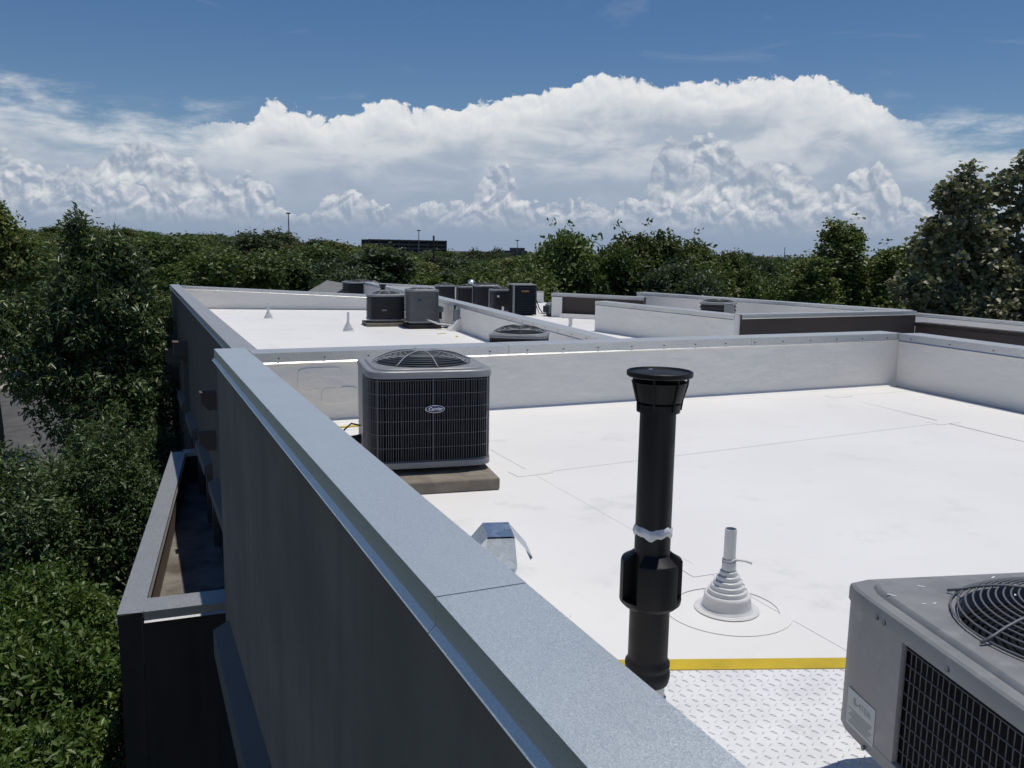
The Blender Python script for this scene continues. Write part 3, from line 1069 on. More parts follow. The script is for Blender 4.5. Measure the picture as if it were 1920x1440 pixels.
def slab(label, loc, rz, w, d, h, bev=.012, mat=None, name='concrete_pad', cat='pad'):
    m = MB()
    m.obox((0, 0, h / 2), (w, d, h))
    o = m.build(name, mat or M['concrete'], bevel=bev)
    o.location = loc
    o.rotation_euler = (0, 0, rz)
    return tag(o, label, cat, 'pads under the condensers')


def child_text(body, parent, loc, size, mat, rot, shear=0., name='lettering', ext=.0006, bold=0., sx=1.):
    me = text_mesh(body, size, shear, ext, bold)
    me.materials.clear()
    me.materials.append(mat)
    o = bpy.data.objects.new(name, me)
    COL.objects.link(o)
    o.parent = parent
    o.location = loc
    o.rotation_euler = rot
    o.scale = (sx, 1, 1)
    return o


# ---- the main grey unit with the oval badge
RA = R(-8)
slab('stained concrete pad under the grey condenser with the oval blue badge', (1.875, 5.92, .005), RA, 1.0, 1.03, .085)
ac1 = condenser('large grey condenser with black wire-guarded coil and oval blue badge near the parapet', (1.965, 6.06, .09), RA, .885, .885, .725, M['ac'], M['coil'], M['wire'],
                p=8, fan=.335, vstep=.0172, nh=5, panels=((128, 184),), panel_mat=M['ac'], rings=12, dome=.075, group='condensers on the near roof', wirer=.0019, blades=5)
m = MB()
m.tube([(0, -.4445, .09), (0, -.4445, .67)], .0038, 6)
m.build('strap', M['wire'], ac1)
m = MB()
m.tube([(-.385, -.427, .09), (-.385, -.427, .67)], .0035, 6)
m.build('strap', M['wire'], ac1)
m = MB()
m.tube([(.405, -.418, .09), (.405, -.418, .67)], .0035, 6)
m.build('strap', M['wire'], ac1)
for nm, rx, rz_, y, mt in (('badge', .068, .0275, -.4500, 'white'), ('badge_face', .0635, .0235, -.4532, 'badge')):
    m = MB()
    L = [[(.012 + rx * s * math.cos(2 * math.pi * i / 32), y + dy, .46 + rz_ * s * math.sin(2 * math.pi * i / 32)) for i in range(32)] for s, dy in ((1, 0), (1, -.002), (.94, -.004))]
    m.loops(L, True, False, True)
    o_ = m.build(nm, M[mt], ac1)
    if nm == 'badge':
        bdg = o_
    else:
        o_.parent = bdg
        child_text('Carrier', bdg, (.012, -.4580, .461), .0335, M['white'], (R(90), 0, 0), .35, 'badge_lettering', .0008, .0006)
for x in (-.12, .18, .24):
    m = MB()
    m.tube([(x, -.446, .062), (x, -.449, .062)], .004, 8)
    m.build('screw', M['screw'], ac1)
# refrigerant hoses on its left
hs = thing('refrigerant_hose', 'black insulated refrigerant hose looping behind the badge condenser', 'hose', (1.50, 6.25, .0))
m = MB()
m.tube([(.06, .0, .33), (-.02, .02, .35), (-.07, .04, .30), (-.08, .06, .22), (-.02, .10, .16), (.08, .14, .15)], .0065, 8)
m.build('cable', M['insul'], hs, smooth='all')
m = MB()
m.tube([(.07, -.02, .24), (-.03, .0, .225), (-.10, .06, .15), (-.11, .18, .05), (-.04, .5, .035), (.02, 1.2, .03), (.04, 1.7, .03)], .036, 10)
m.build('insulated_pipe', M['insul'], hs, smooth='all')
m = MB()
m.tube([(.07, -.06, .14), (-.01, -.06, .13), (-.05, -.02, .09), (-.05, .2, .03)], .012, 8)
m.build('metal_pipe', M['hood'], hs, smooth='all')

# ---- the near unit at lower right
RB = R(-15)
ac2 = condenser('weathered grey condenser with faded refrigerant label cut by the right edge', (2.370, 1.398, .155), RB, .93, .93, .475, M['ac_near'], M['coil'], M['wire_dark'],
                p=17, fan=.325, vstep=.0235, nh=7, panels=((107, 163),), panel_mat=M['ac_near'], rings=15, dome=.075, legs=False, guard=M['wire'], gwire=.0032,
                spokes=6, group='condensers on the near roof', lip=.055, wirer=.0022, top_step=.014)
m = MB()
lx = -.4645
m.add([(lx - .0015, .385, .155), (lx - .0015, .235, .155), (lx - .0015, .235, .035), (lx - .0015, .385, .035)], [(0, 1, 2, 3)])
m.box(lx - .0014, lx + .006, .2352, .3848, .0352, .1548)
lb = m.build('refrigerant_label', M['label'], ac2)
child_text('R-410A', lb, (lx - .0022, .305, .122), .031, M['ink'], (R(90), 0, R(-90)), 0, 'label_lettering', .0001, .0004)
m = MB()
for k in range(9):
    zz = .092 - k * .0058
    m.box(lx - .0023, lx - .0017,   .245 + .006 * ((k * 5) % 4), .375 - .007 * ((k * 3) % 4), zz, zz + .0016)
tag(m.build('label_print', M['ink'], lb), kind='stuff')
for y, z in ((.262, .437), (.225, .437), (-.06, .437), (.275, .012)):
    m = MB()
    m.tube([(lx - .004, y, z), (lx - .009, y, z)], .0075, 10)
    m.build('screw', M['screw'], ac2)
rnd = random.Random(4)
for k in range(7):
    m = MB()
    x, y = rnd.uniform(-.44, .1), rnd.uniform(.2, .44)
    m.obox((x, y, .4765 if max(abs(x), abs(y)) > .42 else .490), (.006 + rnd.random() * .022, .005, .0012), rnd.uniform(0, 3))
    m.build('paint_chip', M['white'], ac2)
hs = thing('conduit', 'ribbed black electrical conduit below the near right condenser', 'conduit', (2.17, 1.72, .0))
m = MB()
pts = [(0, 0, .15), (-.005, -.005, .10), (-.01, -.015, .05), (-.02, -.06, .028), (-.1, -.2, .024), (-.25, -.5, .024)]
m.tube(pts, .025, 10)
for k in range(14):
    z = .145 - k * .0075
    m.lathe([(.025, -.002), (.0275, 0), (.025, .002)], 12, (-.001 - .0008 * k, -.0008 * k, z))
m.build('conduit_tube', M['insul'], hs, smooth=True)
slab('rubber-footed stand under the near right condenser', (2.370, 1.398, .02), RB, .62, .62, .135, .01, M['rubber'], 'equipment_stand', 'stand')

# ---- walkway pad with tread pattern and its yellow edging
PA = R(-20.8)
pd = thing('walkway_pad', 'white diamond-tread walkway pad with yellow edge beside the near condenser', 'walkway pad', (1.74, 2.80, .0045), PA)
m = MB()
m.box(-.02, .985, -1.55, .02, 0, .008)
m.build('pad_sheet', M['pad'], pd)
m = MB()
m.box(-.03, .965, -.062, .026, .0085, .0125)
ye = m.build('yellow_edge', M['yellow'], pd, bevel=.001)
m = MB()
sp = .0365
i = 0
for iy in range(41):
    for ix in range(27):
        x, y = .01 + ix * sp, -.078 - iy * sp
        if y < -1.53:
            continue
        a = R(45 if (ix + iy) % 2 else -45) + PA * -.3
        ca, sa = math.cos(a), math.sin(a)
        q = []
        for u, v, z in ((-.0145, 0, .0083), (0, -.0046, .0083), (.0145, 0, .0083), (0, .0046, .0083), (-.008, 0, .0130), (.008, 0, .0130)):
            q.append((x + u * ca - v * sa, y + u * sa + v * ca, z))
        m.add(q, [(0, 1, 5, 4), (1, 2, 5), (2, 3, 5), (3, 0, 4, 5), (0, 4, 3)])
tag(m.build('tread_lugs', M['pad'], pd), kind='stuff')
m = MB()
m.obox((0, 0, .006), (.95, .06, .004), R(3))
o_ = m.build('yellow_strip', M['yellow'])
o_.location = (1.62, 7.78, .003)
tag(o_, 'short yellow marking strip on the roof at the foot of the back parapet', 'marking strip')


# ---- vent pipes
def pvc_vent(label, loc, s=1., detail=True, hpipe=.39, lean=0.):
    t = thing('plumbing_vent', label, 'vent pipe', loc, 0, 'pale plumbing vents on the roofs')
    n = 32 if detail else 16
    m = MB()
    pr = [(.150, .0045), (.124, .009), (.114, .02), (.106, .066), (.108, .072), (.104, .078), (.091, .080)]
    r, z = .091, .080
    for k in range(5):
        pr += [(r, z + .016), (r - .001, z + .019), (r - .004, z + .021), (r - .013, z + .022)]
        r -= .0125
        z += .022
    pr += [(.034, z + .01), (.032, z + .035), (.029, z + .04)]
    m.lathe([(a * s, b * s) for a, b in pr], n)
    m.build('boot', M['pvc'], t, smooth=True, angle=30)
    m = MB()
    m.lathe([(.0285 * s, .15 * s), (.0275 * s, hpipe * s), (.0235 * s, hpipe * s), (.0235 * s, (hpipe - .12) * s), (0, (hpipe - .12) * s)], n)
    m.build('pipe', M['pvc'], t, smooth=True)
    if detail:
        m = MB()
        for k in range(3):
            m.tube([(.0305 * math.cos(i * .3) * (1 + .02 * math.sin(3 * i + k)), .0305 * math.sin(i * .3), .222 + .012 * k + .004 * math.sin(i * .3 + k)) for i in range(21)], .0028, 6, close=True)
        m.tube([(.030, .0, .232), (.05, -.015, .236), (.075, -.03, .232), (.098, -.042, .222)], .0055, 6)
        m.build('clamp', M['pvc'], t, smooth='all')
        for rr in (.142, .30):
            m = MB()
            m.lathe([(rr, .0), (rr, .0028), (rr - .006, .0032), (rr - .06, .0033)], 56, (0, 0, .001 if rr > .2 else .003))
            m.build('target_patch', M['membrane'], t)
    return t


pvc_vent('pale grey stepped plumbing vent beside the black flue', (2.50, 3.10, .004), 1.0)
pvc_vent('far left plumbing vent on the lower white roof', (3.47, 24.2, ZB + .004), .98, False, .42)
pvc_vent('plumbing vent on the lower white roof left of the two condensers', (4.70, 20.1, ZB + .004), 1.05, False, .42)
m = MB()
m.lathe([(.05, 0), (.05, .17), (.058, .175), (.058, .22), (.04, .22), (.04, .1)], 16)
o_ = m.build('plumbing_vent', M['pvc'])
o_.location = (10.56, 20.04, ZB)
tag(o_, 'short capped pipe stub on the middle white roof', 'vent pipe', 'pale plumbing vents on the roofs')

fl_ = thing('flue_pipe', 'tall black plastic flue pipe with slotted flared cap by the near coping', 'vent pipe', (1.705, 2.55, .0))
m = MB()
m.lathe([(.067, 0), (.067, .09)], 32)
m.build('sleeve', M['pvc'], fl_, smooth=True)
m = MB()
m.lathe([(.069, .065), (.079, .07), (.085, .095), (.085, .11), (.078, .12), (.078, .128), (.083, .133), (.083, .148), (.075, .16), (.0735, .17)], 36)
m.build('boot', M['rubber'], fl_, smooth=True, angle=50)
m = MB()
m.lathe([(.0735, .13), (.0735, .42)], 36)
m.build('lower_pipe', M['plastic'], fl_, smooth=True)
m = MB()
m.lathe([(.0655, .40), (.064, 1.13)], 36)
m.build('upper_pipe', M['plastic'], fl_, smooth=True)
# bulky collar: cup with three fins
m = MB()
m.lathe([(.073, .372), (.098, .372), (.111, .385), (.113, .40), (.104, .402), (.104, .395), (.074, .392)], 40)
for k in range(3):
    a0_, a1_ = R(120 * k + 212), R(120 * k + 212 + 82)
    A_ = [a0_ + (a1_ - a0_) * i / 10 for i in range(11)]
    L = [[(r * math.cos(q), r * math.sin(q), z) for q in A_] for r, z in ((.104, .39), (.113, .39), (.1125, .535), (.109, .545), (.10, .548), (.066, .575))]
    m.loops(L, False)
    m.loops([[(r * math.cos(A_[0]), r * math.sin(A_[0]), z) for r, z in ((.066, .39), (.113, .39))], [(r * math.cos(A_[0]), r * math.sin(A_[0]), z) for r, z in ((.066, .575), (.1125, .54))]], False)
    m.loops([[(r * math.cos(A_[-1]), r * math.sin(A_[-1]), z) for r, z in ((.113, .39), (.066, .39))], [(r * math.cos(A_[-1]), r * math.sin(A_[-1]), z) for r, z in ((.1125, .54), (.066, .575))]], False)
m.build('collar', M['plastic'], fl_, smooth=True)
m = MB()
rnd = random.Random(2)
L = []
rows = 7
for k in range(rows):
    row = []
    for i in range(48):
        th = 2 * math.pi * i / 48
        amp = .004 * math.sin(4 * th + 1) + .0025 * math.sin(9 * th) + rnd.uniform(-.0015, .0015)
        z = .655 + (k / (rows - 1) - .5) * .036 + amp * (1 if k > 3 else .8 if k > 1 else 1.4)
        r = .0648 + (.0065 * math.sin(math.pi * k / (rows - 1)) * (1 + .4 * math.sin(7 * th + k)))
        row.append((r * math.cos(th), r * math.sin(th), z))
    L.append(row)
m.loops(L)
m.build('sealant_band', M['sealant'], fl_, smooth='all')
# cap: lower band, cone shell with slots, ribs, disc
m = MB()
m.lathe([(.064, 1.092), (.077, 1.092), (.078, 1.122), (.074, 1.124)], 40)
m.build('cap_band', M['plastic'], fl_, smooth=True)
m = MB()
m.lathe([(.081, 1.130), (.0985, 1.200), (.095, 1.201), (.078, 1.132), (.081, 1.130)], 40)
m.build('cap_cone', M['plastic'], fl_, smooth=True, angle=30)
for k in range(7):
    m = MB()
    a = 2 * math.pi * k / 7 + .35
    ca, sa = math.cos(a), math.sin(a)
    m.tube([(.078 * ca, .078 * sa, 1.10), (.083 * ca, .083 * sa, 1.137), (.098 * ca, .098 * sa, 1.19), (.101 * ca, .101 * sa, 1.222)], .0042, 5)
    m.build('cap_rib', M['plastic'], fl_)
m = MB()
m.lathe([(.0, 1.218), (.112, 1.218), (.1165, 1.222), (.1165, 1.236), (.113, 1.238), (.108, 1.231), (.0, 1.234)], 48)
m.build('cap_disc', M['plastic'], fl_, smooth=True, angle=30)
m = MB()
m.obox((.0, .06, 1.2345), (.014, .006, .003))
m.build('cap_tab', M['white'], fl_)
for s_, r_ in ((.0, .02), (.0, .02)):
    pass
m = MB()
m.lathe([(.0, 1.095), (.060, 1.095), (.060, 1.215), (.0, 1.215)], 24)
m.build('inner_pipe', M['coil'], fl_)

fl2 = thing('flue_pipe', 'black flue pipe standing behind the low black condenser on the lower roof', 'vent pipe', (6.86, 24.9, ZB))
m = MB()
m.lathe([(.065, 0), (.065, .80)], 16)
m.build('pipe', M['plastic'], fl2, smooth=True)
m = MB()
m.lathe([(.07, .78), (.09, .85), (.11, .86), (.11, .89), (0, .895)], 16)
m.build('cap', M['plastic'], fl2, smooth=True)

# ---- galvanised hood vent half hidden behind the coping
hv = thing('hood_vent', 'small galvanised roof hood vent peeking over the blue-grey coping', 'roof vent', (1.50, 3.50, .0), R(-16))
m = MB()
m.lathe([(.30, .0055), (.30, .0085), (.0, .009)], 48, (.05, 0, 0))
m.build('target_patch', M['membrane'], hv)
m = MB()
m.lathe([(.10, .004), (.085, .03), (.078, .22)], 24)
m.build('stack', M['pvc'], hv, smooth=True)
m = MB()      # folded hood: two sloped wings over a boxed throat
w_ = .105
m.add([(-.145, -w_, .285), (-.06, -w_, .385), (.06, -w_, .385), (.145, -w_, .285), (-.145, w_, .285), (-.06, w_, .385), (.06, w_, .385), (.145, w_, .285),
       (-.135, -w_, .272), (.135, -w_, .272), (-.135, w_, .272), (.135, w_, .272)],
      [(0, 1, 5, 4), (1, 2, 6, 5), (2, 3, 7, 6), (0, 4, 10, 8), (3, 9, 11, 7)])
m.build('hood', M['hood'], hv)
m = MB()
m.loops([[(-.07, -.075, .20), (.07, -.075, .20), (.07, .075, .20), (-.07, .075, .20)], [(-.075, -.115, .24), (.075, -.115, .24), (.075, .09, .24), (-.075, .09, .24)],
         [(-.062, -w_ - .004, .378), (.062, -w_ - .004, .378), (.062, w_ - .01, .378), (-.062, w_ - .01, .378)]], True, True, True)
m.build('throat', M['hood'], hv)

# ---- faint welded patches on the back parapet
for k, (x, z, w, h) in enumerate([(1.62, .42, .42, .22), (1.80, .26, .34, .15)]):
    m = MB()
    L = [[(x + px * s_, y_, z + pz * s_) for px, pz in [sup(2 * math.pi * i / 40, w, h, 6) for i in range(40)]] for y_, s_ in ((8.085, 1.0), (8.080 - .002 * k, 1.0), (8.078 - .002 * k, .97))]
    m.loops([l[::-1] for l in L], True, False, True)
    m.build('wall_patch', M['flashing'], bA, org=oA)

# ---- condensers on the far roofs
FG = 'condensers on the far roofs'
zB = ZB + .004
slab('grey pad under the low black condenser on the lower roof', (5.98, 21.45, zB), R(-6), 1.06, 1.0, .09)
u1 = condenser('low black horizontally louvred condenser with grey top on the lower roof', (6.0, 21.50, zB + .09), R(-6), .93, .9, .70, M['ac'], M['ac_black'], M['wire'],
               p=7, fan=.33, style='louvre', slats=14, group=FG, dome=.07, rings=8, gwire=.006, panels=((20, 70),))
m = MB()
m.box(-.17, -.05, -.452, -.446, .30, .335)
m.build('name_plate', M['greybox'], u1)
slab('black rubber pad under the tall grey condenser on the lower roof', (6.66, 20.55, zB), R(-4), .80, .78, .10, .01, M['rubber'], 'rubber_pad')
u2 = condenser('tall mid-grey condenser with fine louvres beside the low black one', (6.66, 20.58, zB + .10), R(-4), .76, .74, .85, M['ac'], M['ac_mid'], M['wire'],
               p=5.5, fan=.28, style='louvre', slats=24, group=FG, dome=.03, rings=7, gwire=.006, panels=((-42, 12),), blades=3)
m = MB()
m.loops([[(-.14 + .05 * math.cos(2 * math.pi * i / 20), -.372 + dy, .60 + .022 * math.sin(2 * math.pi * i / 20)) for i in range(20)] for dy in (0, -.004)], True, False, True)
m.build('badge', M['badge'], u2)
condenser('condenser showing only its fan guard and rim over the near back parapet', (5.28, 11.62, zB), R(-30), .84, .84, .74, M['ac_near'], M['coil'], M['wire_dark'],
          p=8, fan=.34, group=FG, rings=9, dome=.09, gwire=.004, vstep=.03)
for k, (x, y, w, h, lab, rz, side, st) in enumerate([
        (10.0, 28.3, .62, .72, 'leftmost dark condenser behind the tall grey one past the divider', 0, 'ac_black', 12),
        (10.75, 28.2, .66, .68, 'charcoal condenser, farther one of the dark row past the divider', -10, 'ac_black', 14),
        (10.95, 26.9, .84, .78, 'widest charcoal condenser in the dark row past the divider', -10, 'ac_black', 14),
        (10.82, 25.4, .62, .71, 'dark condenser with small white emblem just left of the louvred cabinet', -6, 'ac_black', 12),
        (8.25, 33.2, 1.25, .64, 'low grey-topped condenser beyond the far parapet left of the flue', 0, 'ac_black', 8),
        (14.05, 18.45, .92, .70, 'grey condenser turned corner-on behind the white flank of the raised section', 45, 'ac_black', 6)]):
    z_ = zB if k != 4 else ZB + .0
    u = condenser(lab, (x, y, z_), R(rz), w, w * .95, h, M['ac'], M[side], M['wire_dark'], p=7, fan=w * .38, style='louvre', slats=st, group=FG, rings=6, gwire=.006, legs=False, dome=.05,
                  panels=(((110, 160),) if k < 4 else ((20, 60),) if k == 4 else ((205, 245),)), blades=3)
    if k == 3:
        m = MB()
        m.box(-.17, -.11, -.302, -.295, .47, .53)
        m.build('emblem', M['white'], u)
        m = MB()
        m.box(-.02, .05, -.302, -.295, .05, .18)
        m.build('emblem', M['white'], u)
# square louvred cabinet
lc = thing('louvred_cabinet', 'square black louvred condenser cabinet with orange plate, tallest on the middle roof', 'air conditioner', (11.0, 24.1, zB), R(-12), FG)
m = MB()
m.box(-.34, .34, -.34, .34, .02, .90)
m.build('core', M['coil'], lc)
for k in range(11):
    m = MB()
    z = .05 + k * .075
    m.add([(-.31, -.35, z), (.35, -.35, z), (.35, -.375, z + .012), (-.31, -.375, z + .012), (-.31, -.35, z + .062), (.35, -.35, z + .062)],
          [(0, 1, 2, 3), (3, 2, 5, 4), (0, 3, 4), (1, 5, 2)])
    m.build('louvre', M['ac_black'], lc)
for x in (-.33, .35):
    m = MB()
    m.box(x - .025, x + .025, -.38, -.34, .02, .9)
    m.build('corner_post', M['ac'] if x < 0 else M['ac_black'], lc)
m = MB()
m.box(-.37, .37, -.38, .37, .90, .935)
m.build('top_panel', M['ac'], lc, bevel=.01)
m = MB()
m.box(-.10, .14, -.39, -.378, .70, .76)
m.build('name_plate', M['rust'], lc)
tl = thing('refrigerant_hose', 'dark refrigerant lines running from the louvred cabinet to the grey box', 'hose', (11.4, 23.9, zB))
m = MB()
m.tube([(0, 0, .45), (.08, -.05, .2), (.18, -.1, .04), (.4, -.2, .03), (.6, -.25, .05)], .018, 6)
m.tube([(0, .02, .3), (.1, .0, .05), (.3, -.1, .04), (.62, -.2, .08)], .014, 6)
m.build('pipe_run', M['insul'], tl, smooth='all')
gb = thing('equipment_box', 'grey sheet-metal equipment box on feet right of the louvred cabinet', 'equipment box', (11.85, 23.4, zB), R(-12))
m = MB()
m.loops([[(x, -.28, z) for x, z in ((-.30, .08), (.30, .08), (.30, .40), (-.20, .40), (-.30, .33))], [(x, .28, z) for x, z in ((-.30, .08), (.30, .08), (.30, .40), (-.20, .40), (-.30, .33))]], True, True, True)
m.build('casing', M['greybox'], gb, bevel=.012)
m = MB()
m.box(-.40, -.303, -.2, .12, .10, .30)
m.build('inlet', M['ac_black'], gb)
for sx in (-.2, .2):
    m = MB()
    m.box(sx - .06, sx + .06, -.25, .25, 0, .079)
    m.build('foot', M['rubber'], gb)
# pipe cover and wall outlet by the divider
pc = thing('pipe_cover', 'white metal pipe cover tilted against the dividing parapet', 'pipe cover', (7.2, 19.55, zB), R(-4))
m = MB()
m.loops([[(-.22, y, 0), (.22, y, 0), (.22, y, .30), (.02, y, .30)] for y in (-.16, .16)], True, True, True)
m.build('cover', M['flashing'], pc, bevel=.008)
m = MB()
m.tube([(-.7, .75, .35), (-.55, .65, .22), (-.35, .4, .14), (-.05, .16, .12)], .022, 8)
m.build('pipe', M['pvc'], pc, smooth='all')
m = MB()
m.tube([(-.65, .9, .3), (-.5, .75, .08), (-.3, .45, .05), (-.1, .1, .05)], .016, 8)
m.build('hose', M['insul'], pc, smooth='all')
wo = thing('wall_outlet', 'grey wall outlet sleeve on the dividing parapet above the pipe cover', 'wall outlet', (7.22, 19.6, .02))
m = MB()
m.box(-.05, .06, -.12, .12, -.14, .20)
m.build('sleeve', M['greybox'], wo, bevel=.01)
m = MB()
m.tube([(-.04, .0, .2), (-.04, .0, .3)], .03, 8)
m.build('stub', M['ac_black'], wo)
wo = thing('disconnect_switch', 'dark disconnect switch on the side of the tall grey condenser', 'switch box', (7.16, 20.75, .06))
m = MB()
m.box(-.10, .06, -.1, .1, -.16, .16)
m.build('box', M['ac_black'], wo, bevel=.01)
m = MB()
m.box(-.02, .09, -.12, -.105, .02, .14)
m.build('flap', M['greybox'], wo)
m = MB()
m.tube([(0, 0, -.16), (.03, .02, -.25), (.0, .02, -.34)], .015, 6)
m.build('conduit_tail', M['insul'], wo)
dv = thing('vent_stub', 'small rusty vent stub by the far parapet of the raised section', 'roof vent', (16.9, 19.6, ZB))
m = MB()
m.lathe([(.06, 0), (.06, .2), (.09, .21), (.09, .30), (0, .31)], 14)
m.build('stub', M['rust'], dv, smooth=True)
m = MB()
m.lathe([(.12, 0), (.12, .02), (.06, .03)], 14)
m.build('flange', M['pvc'], dv, smooth=True)
tv = thing('turbine_vent', 'tiny silver vent on the roof edge behind the leftmost dark condensers', 'roof vent', (12.1, 31.2, .1))
m = MB()
m.lathe([(.08, 0), (.08, .22), (.14, .25), (.15, .33), (.08, .40), (0, .41)], 14)
m.build('dome', M['hood'], tv, smooth=True)
m = MB()
m.lathe([(.14, -.02), (.14, .01), (.08, .02)], 14)
m.build('collar', M['hood'], tv, smooth=True)
for k, (x, y, a) in enumerate([(6.62, 18.95, 10), (6.72, 18.2, 70)]):
    m = MB()
    m.obox((0, 0, .006), (.22, .06, .004), R(a))
    o_ = m.build('yellow_scrap', M['yellow'])
    o_.location = (x, y, zB)
    tag(o_, ['yellow tape scrap on the roof right in front of the tall grey condenser', 'smaller yellow tape scrap nearer the near parapet on the lower roof'][k], 'tape scrap')

# ------------------------------------------------------------------ trees
LM = dict(
    pecan=leaf_mat('dark_pecan_leaf', (0.053, 0.086, 0.036), (0.172, 0.230, 0.101), .36, .32, (0.296, 0.353, 0.090)),
    hedge=leaf_mat('fresh_hedge_leaf', (.048, .094, .019), (.140, .220, .049), .40, .34, (.20, .27, .075)),
    mid=leaf_mat('blue_green_leaf', (0.056, 0.093, 0.038), (0.164, 0.233, 0.099), .36, .32),
    syc=leaf_mat('grey_green_leaf', (0.126, 0.131, 0.071), (0.340, 0.337, 0.196), .42, .3, (0.523, 0.506, 0.322)),
    olive=leaf_mat('olive_leaf', (0.093, 0.125, 0.033), (0.263, 0.298, 0.088), .45, .34, (0.385, 0.397, 0.136)),
    wood_a=leaf_mat('wood_leaf_green', (0.058, 0.091, 0.026), (0.158, 0.209, 0.060), .5, .34, None, True),
    wood_b=leaf_mat('wood_leaf_olive', (0.078, 0.096, 0.029), (0.196, 0.212, 0.067), .5, .34, None, True),
    wood_c=leaf_mat('wood_leaf_dark', (0.041, 0.062, 0.032), (0.113, 0.143, 0.074), .5, .3, None, True),
    bright=leaf_mat('yellow_green_leaf', (.066, .096, .018), (.160, .195, .040), .5, .36, None, True),
)


def crown_mesh(name, mat, lobes, n, per, clump, leaf, aspect, seed, shell=.38, droop=.35, star=.7, upn=.3, spike=0.):
    """many small folded leaves set in tufts through the volume of several lobes"""
    g = np.random.default_rng(seed)
    L = np.array(lobes, float)
    wgt = L[:, 6] / L[:, 6].sum()
    nc = n // per
    idx = g.choice(len(L), nc, p=wgt)
    d = g.normal(size=(nc, 3))
    d /= np.linalg.norm(d, axis=1, keepdims=True)
    ph = g.uniform(0, 6.28, (len(L), 4))
    a = np.arctan2(d[:, 1], d[:, 0])
    lump = 1 + .16 * np.sin(3 * a + ph[idx, 0]) * np.cos(2.5 * d[:, 2] + ph[idx, 1]) + .11 * np.sin(7 * a + ph[idx, 2] + 5 * d[:, 2]) + .05 * g.normal(size=nc)
    if spike:
        lump *= 1 + spike * np.maximum(0, g.normal(size=nc) - 1.3) * np.maximum(0, d[:, 2])
    r = g.random(nc) ** shell * lump
    C = L[idx, :3] + d * r[:, None] * L[idx, 3:6]
    P = np.repeat(C, per, 0) + g.normal(size=(nc * per, 3)) * clump * .45
    out = np.repeat(d, per, 0)
    N = len(P)
    rd = g.normal(size=(N, 3))
    rd /= np.linalg.norm(rd, axis=1, keepdims=True)
    dr = out * (1 - star) + rd * star + np.array([0, 0, -droop])
    dr /= np.linalg.norm(dr, axis=1, keepdims=True)
    nm = g.normal(size=(N, 3)) * (1 - upn) + np.array([0, 0, upn * 1.6]) + out * .35
    s = np.cross(dr, nm)
    s /= np.linalg.norm(s, axis=1, keepdims=True) + 1e-9
    nn = np.cross(s, dr)
    ln = leaf * g.uniform(.65, 1.3, (N, 1))
    wd = ln * aspect * .5
    V = np.empty((N, 4, 3))
    V[:, 0] = P
    V[:, 1] = P + dr * ln * .45 + s * wd + nn * wd * .35
    V[:, 2] = P + dr * ln - nn * ln * .12
    V[:, 3] = P + dr * ln * .45 - s * wd + nn * wd * .35
    V = V.reshape(-1, 3)
    me = bpy.data.meshes.new(name)
    me.vertices.add(len(V))
    me.vertices.foreach_set('co', V.astype(np.float32).ravel())
    b = np.arange(N, dtype=np.int32)[:, None] * 4
    F = np.concatenate([b + [[0, 1, 2]], b + [[0, 2, 3]]], 1).astype(np.int32).ravel()
    me.loops.add(len(F))
    me.loops.foreach_set('vertex_index', F)
    me.polygons.add(len(F) // 3)
    me.polygons.foreach_set('loop_start', np.arange(0, len(F), 3, dtype=np.int32))
    me.polygons.foreach_set('loop_total', np.full(len(F) // 3, 3, dtype=np.int32))
    me.materials.append(mat)
    me.update()
    me.validate()
    return me, C


def trunk_mesh(name, mat, lobes, C, z0, r0, seed, twigs=40, rt_=.012, base=(0, 0)):
    """tapered trunk, a limb into each lobe and branches out to some of the leaf tufts"""
    g = random.Random(seed)
    m = MB()
    L = sorted(lobes, key=lambda l: l[2])
    top = max(lobes, key=lambda l: l[2] + l[5])
    T = Vector((top[0], top[1], top[2] + top[5] * .6))
    B = Vector((base[0], base[1], z0))
    n = 9
    ax = []
    for i in range(n):
        f = i / (n - 1)
        p = B.lerp(T, f) + Vector((g.uniform(-1, 1), g.uniform(-1, 1), 0)) * (r0 * .7 * math.sin(f * 3))
        ax.append(p)
    m.tube(ax, [r0 * (1.25 if i == 0 else 1) * (1 - .86 * i / (n - 1)) for i in range(n)], 8)
    nodes = [(ax[k], r0 * (1 - .86 * k / (n - 1))) for k in range(2, n - 1)]
    for l in L:
        c = Vector(l[:3])
        s, rr = min(nodes, key=lambda q: (q[0] - c).length + max(0, q[0].z - c.z) * 3)
        e = c + Vector((0, 0, l[5] * .3))
        mid = s.lerp(e, .5) + Vector((g.uniform(-1, 1), g.uniform(-1, 1), g.uniform(-.5, .2))) * (e - s).length * .1
        r1 = rr * .6
        m.tube([s, mid, e], [r1, r1 * .7, r1 * .25], 6)
        nodes += [(mid, r1 * .7), (s.lerp(e, .8), r1 * .4)]
    for k in range(twigs):
        c = Vector(C[g.randrange(len(C))])
        s, rr = min(nodes, key=lambda q: (q[0] - c).length)
        mid = s.lerp(c, .55) + Vector((0, 0, (c - s).length * .12))
        m.tube([s, mid, c], [min(rr * .5, rt_ * 2), rt_, rt_ * .3], 4)
    me = bpy.data.meshes.new(name)
    me.from_pydata(m.v, [], m.f)
    me.materials.append(mat)
    me.polygons.foreach_set('use_smooth', [True] * len(me.polygons))
    return me


def tree(name, label, cat, loc, cm, tm, scale=(1, 1, 1), rz=0., group=None):
    t = thing(name, label, cat, loc, rz, group)
    t.scale = scale
    for nm, me in (('trunk', tm), ('crown', cm)):
        o = bpy.data.objects.new(nm, me)
        COL.objects.link(o)
        o.parent = t
    return t


